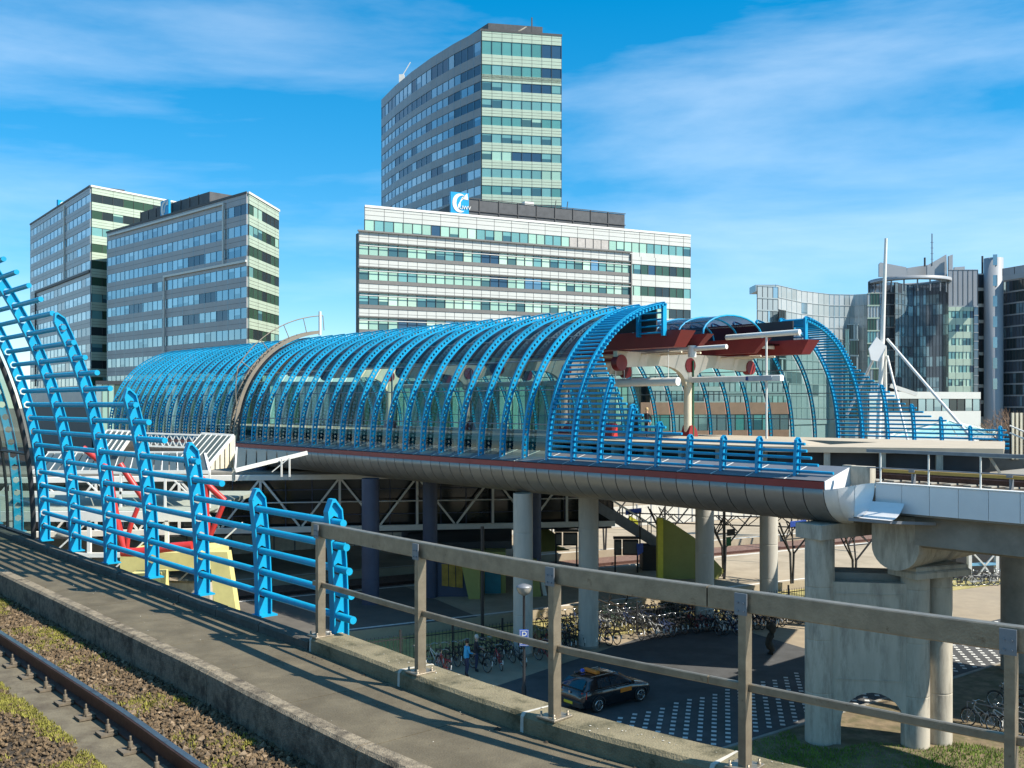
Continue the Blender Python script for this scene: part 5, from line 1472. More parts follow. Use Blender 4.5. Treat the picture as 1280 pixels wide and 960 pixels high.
slabB(1118, 1138, 350, 205, 210, 6, 5, 13, {'slate': 4, 'steel': 2, 'plum': 1}, WM['slate'], r2_, 91, ztop=zY(353, 205), frac=0.95)
slabB(1138, 1187, 350, 210, 204, 8, 12, 13, {'plum': 5, 'slate': 3}, WM['plum'], r2_, 92, ztop=zY(354, 205), frac=0.95)
f_, l_, z_ = slabB(1185, 1222, 336, 203, 203, 12, 6, 1, {'lilac': 1}, SP['lilac'], r2_, 93, ztop=zY(337, 203), zb=zY(383, 203), frac=0.97)
P = ray(1185, 505, 202.6); Q = ray(1217, 505, 202.6)
facade(r2_, Frame(P.x, P.y, Q.x-P.x, 0), Q.x-P.x, [(zY(398, 203)-k*2.75, zY(389, 203)-k*2.75) for k in range(7)], 7, {'mintlt': 3, 'mint': 2, 'sea': 2, 'navy': 1}, SP['mint'], seed=94, top=zY(384, 203), bottom=10)
slabB(1217, 1222.5, 384, 202.4, 202.4, 1, 1, 13, {'plum': 1}, SP['lilac'], r2_, 95, ztop=zY(384, 203))
slabB(1222, 1232, 345, 207, 207, 6, 2, 9, {'plum': 4, 'dark': 2}, M['white'], r2_, 96, ztop=zY(342, 207), frac=0.8)
P = ray(1242, 505, 205); MB().lathe([(1.85, 2), (1.85, zY(323, 205)), (0, zY(322, 205))], 20, (P.x, P.y, 0)).build('round_tower', SP['lilac'], r2_)
for k in range(7): 
    z = 14+k*4.2; MB().box(-0.4, 0.4, -1.9, -1.7, z, z+2.2).build('pane', WM['slate'], r2_, (P.x, P.y, 0), -0.30)
slabB(1255, 1283, 338, 206, 200, 10, 7, 13, {'plum': 4, 'dark': 3, 'slate': 1}, SP['lilac'], r2_, 97, ztop=zY(337, 205), frac=0.88)
slabB(1254, 1284, 337, 199.8, 194, 1, 2, 1, {'lilac': 1}, SP['lilac'], r2_, 98, ztop=zY(336, 200), zb=zY(345, 200), frac=0.97)
# ring canopy and sail-like roof screens
P = ray(1137, 505, 206); zc = zY(350, 206)
MB().lathe([(8.0, zc-0.6), (8.0, zc), (5.8, zc), (5.8, zc-0.6), (8.0, zc-0.6)], 28, (P.x, P.y, 0)).build('ring_canopy', SP['lilac'], r2_)
for k in range(10):
    a = math.pi+math.pi*k/9; MB().tube((P.x+7.2*math.cos(a), P.y+7.2*math.sin(a), zc-3), (P.x+7.2*math.cos(a), P.y+7.2*math.sin(a), zc-0.5), 0.15, n=6).build('canopy_strut', M['steel_grey'], r2_)
def sail(pts, Y_, nm='roof_sail'):
    q = [ray(a, b, Y_) for a, b in pts]; MB().prism(q[::-1], (0, 0.5, 0)).build(nm, SP['lilac'], r2_)
sail([(1099, 330), (1101, 328), (1133, 334), (1134, 345), (1099, 346)], 208); sail([(1134, 335), (1160, 331), (1160, 346), (1134, 346)], 209); sail([(1159, 332), (1183, 318), (1184, 345), (1159, 345)], 207); sail([(1186, 320), (1191, 318), (1191, 337), (1186, 338)], 206)
sail([(1193, 334), (1206, 333), (1206, 338), (1193, 338)], 207, 'roof_unit')
for px_, y0, y1 in ((1165, 292, 332), (1156, 322, 333), (1228, 320, 345)):
    a = ray(px_, y1, 207); b_ = ray(px_, y0, 207); MB().tube(a, b_, 0.10 if px_ == 1165 else 0.2, n=6).build('antenna', SP['line'], r2_)
for k in range(4):
    z = 303+k*7; MB().bar(ray(1163, z, 207), ray(1167, z, 207), 0.06, 0.06).build('antenna_rung', SP['line'], r2_)

# ---- low buildings behind the hall's far end
wb = thing('pavilion', 'low white flat roofed pavilion with window row at the mast foot', 'building')
slabB(1085, 1224, 490, 112, 118, 10, 14, 1, {'slate': 2, 'steel': 2, 'dark': 1}, SP['white'], wb, 101, ztop=12.4, zb=9.0, frac=0.42)
bb = thing('brick_office', 'low pink brick building seen through the far hall glass', 'building')
slabB(800, 985, 506, 120, 128, 12, 16, 1, {'sea': 2, 'steel': 2, 'teal': 1}, M['brick'], bb, 103, ztop=11.2, zb=5.5, frac=0.35)
go = thing('grid_office', 'grey office with white window grid seen through the far hall glass', 'building')
slabB(812, 905, 468, 140, 143, 12, 14, 2, {'steel': 3, 'slate': 2, 'greylt': 1}, SP['white'], go, 105, ztop=15.2, zb=11.0, frac=0.7)
slabB(905, 985, 490, 150, 153, 12, 12, 2, {'steel': 3, 'greylt': 2}, WM['grey'], go, 106, ztop=14.5, zb=10.5, frac=0.7)
pd = thing('podium_building', 'low dark glazed building with tall pale windows right behind the hall', 'building')
slabB(120, 470, 470, 112, 118, 10, 46, 1, {'dark': 4, 'green': 3, 'slate': 2, 'mint': 1}, SP['core'], pd, 111, ztop=13.6, zb=7.0, frac=0.85)
slabB(470, 800, 470, 118, 126, 10, 40, 1, {'dark': 3, 'green': 2, 'mint': 2, 'slate': 2}, SP['core'], pd, 112, ztop=13.6, zb=7.0, frac=0.85)
pr = thing('glass_pyramid', 'pale green glass pyramid roof beyond the hall fence', 'roof')
Pa = ray(1186, 526, 92)
base = [ray(1110, 548, 88), ray(1240, 546, 88), ray(1250, 541, 100), ray(1120, 541, 100)]
M['aqua'] = mat('aqua_glass', (0.30, 0.52, 0.47), 0.15, var=0.08, vscale=1)
for i in range(4):
    A_, B_ = base[i], base[(i+1) % 4]
    for k in range(6):
        MB().prism([A_.lerp(B_, k/6+0.01), A_.lerp(B_, (k+1)/6-0.01), Pa], (0, 0, -0.05)).build('pane', M['aqua'], pr)
    MB().bar(A_, Pa, 0.12, 0.12).build('hip', M['white'], pr); MB().bar(A_, B_, 0.14, 0.2).build('eave', M['white'], pr)

# ---- white mast with stays
ms = thing('stay_mast', 'tall white steel mast with diamond plate and slanting stays', 'mast')
Ym = 76
MB().tube(ray(1097, 560, Ym), ray(1103, 430, Ym), 0.19, 0.17, 14).build('lower_mast', M['white'], ms)
MB().tube(ray(1103, 430, Ym), ray(1107.5, 298, Ym), 0.17, 0.11, 14).build('upper_mast', M['white'], ms)
MB().tube(ray(1108, 560, Ym+1), ray(1106, 432, Ym), 0.12, 0.12, 10).build('twin_pipe', M['white'], ms)
q = [ray(1086, 436, Ym-0.3), ray(1096, 421, Ym-0.3), ray(1108, 433, Ym-0.3), ray(1099, 452, Ym-0.3), ray(1089, 450, Ym-0.3)]
MB().prism(q[::-1], (0, 0.15, 0)).build('diamond_plate', M['panel'], ms)
MB().tube(ray(1109, 424, Ym), ray(1222, 556, Ym-8), 0.10, 0.11, 12).build('stay', M['white'], ms)
MB().tube(ray(1109, 445, Ym), ray(1137, 560, Ym-3), 0.09, 0.09, 10).build('stay', M['white'], ms)
MB().tube(ray(1097, 438, Ym), ray(1058, 520, Ym+4), 0.10, 0.10, 10).build('stay', M['panel'], ms)
MB().bar(ray(1113, 482, Ym), ray(1146, 493, Ym), 0.15, 0.3).build('outrigger', M['white'], ms)
bfz = thing('slatted_screen', 'dark upright slatted screen at the right edge beside the platform end', 'screen')
for k in range(5):
    x = 1266+k*5.2; P = ray(x, 574, 46); Q = ray(x, 516, 46); MB().bar(P, Q, 0.07, 0.10).build('slat', M['cream'], bfz)
    P = ray(x-2.4, 574, 46.2); Q = ray(x-2.4, 516, 46.2); MB().bar(P, Q, 0.08, 0.1).build('slat', M['black'], bfz)
for y in (532, 541): MB().tube(ray(1262, y, 45.7), ray(1300, y+16, 45.0), 0.04, n=6).build('rail', M['white'], bfz)

# ---- bare shrubs
def bare_tree(px_, Y_, z0, h, lab, seed, tw_, spread=0.5, col=None):
    rnd = random.Random(seed); P = ray(px_, 505, Y_)
    t_ = thing('bare_tree', lab, 'tree', (P.x, P.y, z0))
    tr = MB(); crown = MB()
    def grow(p, d, l, r, lev):
        q = p+d*l; tgt = tr if lev < 2 else crown
        tgt.tube(p, q, r, r*0.65, 5 if lev < 2 else 3, False)
        if lev >= 5: return
        for _ in range(3 if lev < 4 else 2):
            nd = (d+Vector((rnd.gauss(0, spread), rnd.gauss(0, spread), rnd.gauss(0.1, spread*0.5)))).normalized()
            grow(q, nd, l*rnd.uniform(0.6, 0.85), r*0.6, lev+1)
    grow(Vector((0, 0, 0)), Vector((0, 0, 1)), h*0.28, 0.10*h/4, 0)
    tr.build('trunk', M['twig'], t_); crown.build('crown', M['twig'], t_)
M['twig'] = mat('twig_bark', (0.20, 0.13, 0.085), 0.9, var=0.3)
for k, (px_, Y_, h) in enumerate(((1236, 92, 4.3), (1252, 88, 4.9), (1271, 86, 5.0), (1285, 84, 4.4), (1220, 96, 3.6))):
    bare_tree(px_, Y_, 6.0, h, ('bare reddish tree beside the pyramid roof', 'bare reddish tree at the foot of the round tower', 'bare reddish tree behind the slatted screen', 'bare reddish tree at the right picture edge', 'thin bare reddish tree before the white pavilion')[k], 200+k, 0)
# ================================================================ small things
IS = 1.0/S                                    # real metres -> working units
def real(o):
    o.scale = (IS, IS, IS); return o

# ---------------------------------------------------------------- bicycles
def bike_parts(fc):
    p = {}
    def wheel(cx):
        b = MB(); n = 18
        b.ptube([(cx+0.335*math.cos(2*math.pi*k/n), 0, 0.35+0.335*math.sin(2*math.pi*k/n)) for k in range(n)], 0.019, 5, 0, True)
        b.ptube([(cx+0.305*math.cos(2*math.pi*k/n), 0, 0.35+0.305*math.sin(2*math.pi*k/n)) for k in range(n)], 0.010, 4, 1, True)
        for k in range(8):
            a = math.pi*k/4; b.tube((cx+0.02*math.cos(a), 0, 0.35+0.02*math.sin(a)), (cx+0.3*math.cos(a), 0, 0.35+0.3*math.sin(a)), 0.0035, n=3, caps=False, mi=1)
        b.tube((cx, -0.05, 0.35), (cx, 0.05, 0.35), 0.022, n=6, mi=1)
        return b
    p['rear_wheel'] = wheel(-0.53); p['front_wheel'] = wheel(0.58)
    f = MB(); T = f.tube
    T((-0.12, 0, 0.32), (-0.24, 0, 0.80), 0.018, n=6); T((-0.12, 0, 0.32), (0.36, 0, 0.78), 0.02, n=6); T((-0.20, 0, 0.66), (0.34, 0, 0.86), 0.017, n=6)
    T((0.33, 0, 0.90), (0.38, 0, 0.74), 0.022, n=6)
    for s_ in (-0.05, 0.05):
        T((-0.12, s_*0.4, 0.32), (-0.53, s_, 0.35), 0.011, n=5); T((-0.22, s_*0.3, 0.74), (-0.53, s_, 0.35), 0.010, n=5); T((0.385, s_, 0.72), (0.58, s_, 0.35), 0.012, n=5)
    f.box(-0.50, -0.06, -0.065, -0.035, 0.27, 0.40)
    for s_ in (-0.06, 0.06): T((-0.30, s_, 0.76), (-0.80, s_, 0.76), 0.007, n=4)
    for xx in (-0.42, -0.56, -0.70, -0.80): T((xx, -0.06, 0.76), (xx, 0.06, 0.76), 0.006, n=4)
    p['frame'] = f
    m_ = MB()
    for cx, a0, a1 in ((-0.53, 20, 175), (0.58, 30, 150)):
        m_.ptube([(cx+0.372*math.cos(math.radians(a)), 0, 0.35+0.372*math.sin(math.radians(a))) for a in range(a0, a1+1, 15)], 0.017, 4)
    p['mudguard'] = m_
    w_ = MB(); w_.box(-0.915, -0.895, -0.022, 0.022, 0.38, 0.60); p['white_patch'] = w_
    s_ = MB(); s_.prism([(-0.38, -0.03, 0.93), (-0.38, 0.03, 0.93), (-0.40, 0.095, 0.94), (-0.52, 0.10, 0.95), (-0.52, -0.10, 0.95), (-0.40, -0.095, 0.94)][::1], (0, 0, 0.05)); s_.prism([(-0.2, -0.02, 0.94), (-0.2, 0.02, 0.94), (-0.38, 0.03, 0.93), (-0.38, -0.03, 0.93)], (0, 0, 0.045))
    s_.tube((-0.24, 0, 0.8), (-0.32, 0, 0.94), 0.013, n=5); p['saddle'] = s_
    h = MB(); h.tube((0.33, 0, 0.88), (0.29, 0, 1.06), 0.014, n=5)
    h.ptube([(0.06, -0.27, 1.07), (0.20, -0.28, 1.08), (0.30, -0.18, 1.10), (0.31, 0, 1.06), (0.30, 0.18, 1.10), (0.20, 0.28, 1.08), (0.06, 0.27, 1.07)], 0.012, 5)
    h.tube((0.38, 0, 0.93), (0.44, 0, 0.93), 0.035, n=8); p['handlebar'] = h
    return p
BM = {'rear_wheel': [M['rubber'], M['chrome']], 'front_wheel': [M['rubber'], M['chrome']], 'mudguard': M['black'], 'white_patch': M['white'], 'saddle': M['black'], 'handlebar': M['chrome']}
def bike_data(col, nm):
    fm = mat(nm, col, 0.4); parts = bike_parts(None)
    return {k: b.data(k, BM.get(k, fm)) for k, b in parts.items()}
BD = [bike_data(c, n) for c, n in (((0.02, 0.02, 0.022), 'bike_black'), ((0.35, 0.03, 0.03), 'bike_red'), ((0.30, 0.31, 0.32), 'bike_silver'), ((0.03, 0.06, 0.16), 'bike_navy'), ((0.60, 0.60, 0.58), 'bike_white'), ((0.05, 0.12, 0.07), 'bike_green'))]
def joined(bd):
    b = MB(); mats = []
    for k, me in bd.items():
        idx = []
        for m_ in me.materials:
            if m_ not in mats: mats.append(m_)
            idx.append(mats.index(m_))
        vs = [v.co.copy() for v in me.vertices]
        for p in me.polygons: pass
        k0 = len(b.v); b.v += [tuple(v) for v in vs]
        for p in me.polygons: b.f.append([i+k0 for i in p.vertices]); b.m.append(idx[p.material_index]); b.sm.append(p.use_smooth)
    return b.data('bicycle', mats)
BJ = [joined(bd) for bd in BD]
def bike(p, ang, kind, lab, grp=None, parts=False, lean=0.08):
    if parts:
        o = thing('bicycle', lab, 'bicycle', p, ang, grp)
        for k, me in BD[kind].items(): inst(k, me, o)
    else:
        o = tag(inst('bicycle', BJ[kind], None, p, ang), lab, 'bicycle', grp)
    o.rotation_euler = (lean, 0, ang); real(o)
    return o
rnd = random.Random(31)
k = 0
COLN = ('black', 'red', 'silver', 'navy', 'white', 'green')
def ordinal(n): return '%d%s' % (n, 'th' if 10 < n % 100 < 14 else {1: 'st', 2: 'nd', 3: 'rd'}.get(n % 10, 'th'))
for i in range(48):                                            # row against the fence, back wheels to the street
    a = 0.6+i*0.42+rnd.uniform(-0.08, 0.08)
    if 10.2 < a < 11.1 or 5.2 < a < 6.0: continue
    kd = rnd.choice((0, 0, 0, 0, 1, 2, 3, 3, 4)); k += 1
    p = FN(a, -1.0+rnd.uniform(-0.15, 0.1), 0)
    bike(p, FN.ang+math.pi/2+rnd.uniform(-0.12, 0.12), kd, '%s bicycle, %s from the left in the shaded row before the black fence' % (COLN[kd], ordinal(k)), 'bicycles in the shaded fence row', lean=rnd.uniform(-0.12, 0.12))
for r_ in range(2):                                            # sunlit rows beyond the fence
    for i in range(30):
        a = 8.4+i*0.42+rnd.uniform(-0.1, 0.1)
        p = FN(a, 0.95+r_*1.15+rnd.uniform(-0.1, 0.1), 0.02)
        kd = rnd.choice((0, 0, 0, 1, 2, 3, 4, 5))
        bike(p, FN.ang+math.pi/2+rnd.uniform(-0.25, 0.25), kd, '%s bicycle, %s from the left in the %s sunlit row behind the black fence' % (COLN[kd], ordinal(i+1), ('front', 'back')[r_]), 'bicycles packed behind the fence', lean=rnd.uniform(-0.2, 0.2))
k = 0
for i in range(26):                                            # pile continuing on the plaza towards the pier
    a = 15.2+i*0.40
    p = FN(a, -1.9-0.3*math.sin(i)+rnd.uniform(-0.2, 0.2), 0)
    if p.x > 18.5: continue
    k += 1; kd = rnd.choice((0, 0, 3, 2, 4))
    bike(p, FN.ang+math.pi/2+rnd.uniform(-0.3, 0.3), kd, '%s bicycle, %s from the left in the plaza row behind the pollard trunk' % (COLN[kd], ordinal(k)), 'bicycles on the plaza by the pollard', lean=rnd.uniform(-0.2, 0.2))
for i, (px_, py_) in enumerate(((553, 842), (600, 838), (623, 835), (648, 832), (683, 828), (693, 827))):
    p = gnd(px_, py_); lab = ('red bicycle nearest the kerb below the railing', 'black bicycle beside the person in blue', 'red and black bicycle left of the street column', 'dark bicycle in front of the street column foot', 'red bicycle right of the parking sign post', 'dark bicycle beside the red one near the railing post')[i]
    bike(p, FN.ang+math.pi/2+0.25*math.sin(i*2.1), (1, 0, 1, 0, 1, 0)[i], lab, parts=True, lean=0.1*math.cos(i))
for i, (px_, py_) in enumerate(((1222, 732), (1229, 732), (1236, 732), (1243, 731), (1250, 730), (1204, 733), (1212, 733), (1258, 729), (1266, 728), (1274, 728))):
    kd = rnd.choice((0, 2, 4, 3))
    bike(gnd(px_, py_), rnd.uniform(-0.3, 0.3)+(0.0 if i % 2 else 3.1), kd, '%s bicycle, %s from the left before the braced frame at far right' % (COLN[kd], ordinal((3,4,5,6,7,1,2,8,9,10)[i])), 'bicycles before the braced frame', lean=0.05)
rk = thing('bicycle_rack', 'grey steel bar rack holding bicycles at the lower right', 'rack')
for a, b_ in ((gnd(1209, 905), gnd(1300, 925)), (gnd(1255, 880), gnd(1310, 892))):
    A1 = a+Vector((0, 0, 0.78)); B1 = b_+Vector((0, 0, 0.78)); A2 = a+Vector((0, 0, 0.46)); B2 = b_+Vector((0, 0, 0.46))
    MB().tube(A1, B1, 0.022, n=8).build('upper_rail', M['steel_grey'], rk); MB().tube(A2, B2, 0.018, n=8).build('lower_rail', M['steel_grey'], rk)
    for t in (0, 0.5, 1): MB().tube(a.lerp(b_, t), A1.lerp(B1, t), 0.022, n=8).build('leg', M['steel_grey'], rk)
for i, (px_, py_, kd, lab) in enumerate(((1226, 912, 2, 'silver bicycle leaning in the rack at lower right, left one'), (1252, 917, 4, 'pale bicycle leaning in the rack at lower right, middle one'), (1278, 922, 0, 'black bicycle in the rack cut by the right edge'), (1262, 888, 0, 'dark bicycle in the shaded rack behind'))):
    bike(gnd(px_, py_), 2.1+0.1*i, kd, lab, parts=True, lean=0.1)

# ---------------------------------------------------------------- black taxi hatchback
car = thing('hatchback_car', 'black hatchback with orange roof sign and door lettering parked beside the dotted lane', 'car')
M['carpaint'] = mat('black_car_paint', (0.008, 0.008, 0.010), 0.18, var=0.1, coat=1.0)
M['carglass'] = mat('car_glass', (0.015, 0.03, 0.04), 0.04, spec=0.9)
M['cartrim'] = mat('car_trim', (0.02, 0.02, 0.02), 0.6)
M['lamp_red'] = mat('tail_lamp', (0.40, 0.012, 0.012), 0.2, coat=0.6)
M['orange'] = mat('orange_print', (0.62, 0.17, 0.01), 0.5)
# sections front (+x) to rear: x, bottom, sill-z, belt z, half width at belt
sec = [(2.05,0.30,0.42,0.58,0.62),(1.98,0.22,0.45,0.66,0.76),(1.75,0.18,0.45,0.74,0.84),(1.2,0.17,0.45,0.84,0.865),(0.75,0.17,0.45,0.92,0.868),(0.0,0.17,0.45,0.95,0.868),(-0.9,0.17,0.45,0.97,0.868),(-1.55,0.19,0.45,0.99,0.85),(-1.90,0.24,0.45,0.97,0.80),(-2.06,0.32,0.45,0.80,0.72),(-2.08,0.36,0.45,0.62,0.68)]
b = MB(); rows = []
for x, zb_, zs_, zbelt, hw in sec:
    rows.append([(x, -hw*0.88, zb_), (x, -hw*0.985, zs_*0.8+0.02), (x, -hw, (zs_+zbelt)/2), (x, -hw*0.985, zbelt-0.06), (x, -hw*0.93, zbelt), (x, -hw*0.5, zbelt+0.035), (x, 0, zbelt+0.045), (x, hw*0.5, zbelt+0.035), (x, hw*0.93, zbelt), (x, hw*0.985, zbelt-0.06), (x, hw, (zs_+zbelt)/2), (x, hw*0.985, zs_*0.8+0.02), (x, hw*0.88, zb_), (x, -hw*0.88, zb_)])
b.grid(rows, 0, True); b.add(rows[0][:-1], [tuple(range(13))[::-1]]); b.add(rows[-1][:-1], [tuple(range(13))])
b.build('body', M['carpaint'], car)
cab = [(0.98,0.89,0.78,0.90),(0.55,1.16,0.68,0.95),(0.12,1.40,0.60,0.97),(-0.5,1.44,0.60,0.98),(-1.1,1.41,0.595,0.985),(-1.55,1.34,0.585,0.99),(-1.72,1.18,0.64,0.99),(-1.88,1.00,0.74,0.985)]
b = MB(); rows = []
for x, zt_, hw, zb_ in cab:
    hb = 0.80
    rows.append([(x, -hb, zb_-0.03), (x, -hw-0.02, max(zt_-0.07, zb_)), (x, -hw*0.9, zt_), (x, 0, zt_+0.025), (x, hw*0.9, zt_), (x, hw+0.02, max(zt_-0.07, zb_)), (x, hb, zb_-0.03)])
b.grid(rows, 0, True); b.add(rows[-1], [tuple(range(7))]); b.build('cabin', M['carpaint'], car)
def car_quad(pts, m_, nm, off):
    o = Vector(off); MB().prism([Vector(p)+o for p in pts], -o*1.5).build(nm, m_, car)
for sy in (-1, 1):
    y = lambda v: sy*v
    car_quad([(0.62, y(0.805), 0.99), (0.10, y(0.655), 1.31), (-0.42, y(0.64), 1.355), (-0.42, y(0.795), 1.0)], M['carglass'], 'side_window', (0, sy*0.02, 0.006))
    car_quad([(-0.50, y(0.795), 1.0), (-0.50, y(0.64), 1.355), (-1.08, y(0.635), 1.33), (-1.16, y(0.79), 1.02)], M['carglass'], 'side_window', (0, sy*0.02, 0.006))
    car_quad([(0.60, y(0.86), 0.925), (-1.45, y(0.86), 0.965), (-1.45, y(0.86), 0.985), (0.60, y(0.86), 0.945)], M['chrome'], 'belt_trim', (0, sy*0.012, 0))
    MB().box(0.05, 0.72, *sorted((sy*0.868, sy*0.879)), 0.62, 0.80).build('lettering_panel', M['orange'], car)
    MB().prism([(-1.98, sy*0.60, 0.66), (-1.83, sy*0.80, 0.66), (-1.80, sy*0.79, 0.93), (-1.96, sy*0.62, 0.93)], (-0.05, sy*0.03, 0)).build('tail_lamp', M['lamp_red'], car)
    MB().prism([(2.0, sy*0.42, 0.55), (1.86, sy*0.78, 0.58), (1.82, sy*0.78, 0.70), (1.97, sy*0.42, 0.66)], (0.045, sy*0.015, 0.02)).build('headlight', M['chrome'], car)
    MB().cbox(0.55, 0.75, *sorted((sy*0.87, sy*1.02)), 0.93, 1.07, 0.03).build('mirror', M['carpaint'], car)
    MB().tube((0.05, sy*0.52, 1.455), (-1.35, sy*0.52, 1.44), 0.016, n=6).build('roof_rail', M['chrome'], car)
    for x in (-0.25, -1.05): MB().box(x-0.11, x+0.05, *sorted((sy*0.872, sy*0.888)), 0.84, 0.87).build('handle', M['cartrim'], car)
    for x in (1.30, -1.21):
        wl = MB(); c = (x, sy*0.78, 0.31)
        n = 24; wl.ptube([(x+0.245*math.cos(2*math.pi*k/n), sy*0.80, 0.315+0.245*math.sin(2*math.pi*k/n)) for k in range(n)], 0.072, 8, 0, True)
        wh_ = wl.build('wheel', M['rubber'], car)
        rm = MB(); yo = sy*0.865
        rm.ptube([(x+0.205*math.cos(2*math.pi*k/n), yo, 0.315+0.205*math.sin(2*math.pi*k/n)) for k in range(n)], 0.018, 5, 0, True)
        for k in range(5):
            a = 2*math.pi*k/5+0.3; rm.bar((x, yo, 0.315), (x+0.20*math.cos(a), yo, 0.315+0.20*math.sin(a)), 0.03, 0.065, (0, 1, 0))
        rm.tube((x, sy*0.80, 0.315), (x, yo+sy*0.01, 0.315), 0.05, n=10); rm.build('rim', M['chrome'], wh_)
        MB().tube((x, sy*0.70, 0.315), (x, sy*0.845, 0.315), 0.20, n=20).build('brake_disc', M['cartrim'], wh_)
        ar = [(x+0.37*math.cos(t), sy*0.872, 0.32+0.36*math.sin(t)) for t in [math.radians(a) for a in range(0, 181, 15)]]
        MB().ptube(ar, 0.02, 5).build('wheel_arch', M['cartrim'], car)
car_quad([(-1.62, -0.56, 1.31), (-1.62, 0.56, 1.31), (-1.93, 0.66, 1.00), (-1.93, -0.66, 1.00)], M['carglass'], 'rear_window', (-0.035, 0, 0.04))
car_quad([(0.96, -0.66, 0.95), (0.96, 0.66, 0.95), (0.20, 0.54, 1.37), (0.20, -0.54, 1.37)], M['carglass'], 'windscreen', (0.04, 0, 0.04))
MB().cbox(-2.16, -1.95, -0.74, 0.74, 0.32, 0.56, 0.04).build('rear_bumper', M['cartrim'], car)
MB().box(-2.185, -2.16, -0.26, 0.26, 0.40, 0.51).build('number_plate', mat('yellow_plate', (0.75, 0.55, 0.03), 0.5), car)
MB().tube((-2.09, 0, 0.86), (-2.11, 0, 0.86), 0.06, n=14).build('badge', M['chrome'], car)
sg = MB(); sg.cbox(-0.95, -0.75, -0.42, 0.42, 1.47, 1.60, 0.04); o = sg.build('roof_sign', M['orange'], car)
for sy in (-0.3, 0.3): MB().box(-0.88, -0.82, sy-0.03, sy+0.03, 1.42, 1.47).build('sign_foot', M['cartrim'], o)
MB().cbox(-1.12, -0.98, 0.28, 0.40, 1.45, 1.58, 0.03).build('roof_beacon', bpy.data.materials['sign_blue'], car)
MB().tube((-1.3, 0, 1.42), (-1.5, 0, 1.62), 0.006, n=4).build('aerial', M['cartrim'], car)
ra = gnd(745.8, 891.3); fa = gnd(799.4, 877.0)
mid = (ra+fa)/2; hd = Vector((0.78, 0.62))
car.location = (mid.x-hd.y*0.80*IS, mid.y+hd.x*0.80*IS, 0.006); car.rotation_euler = (0, 0, math.atan2(hd.y, hd.x)); real(car)

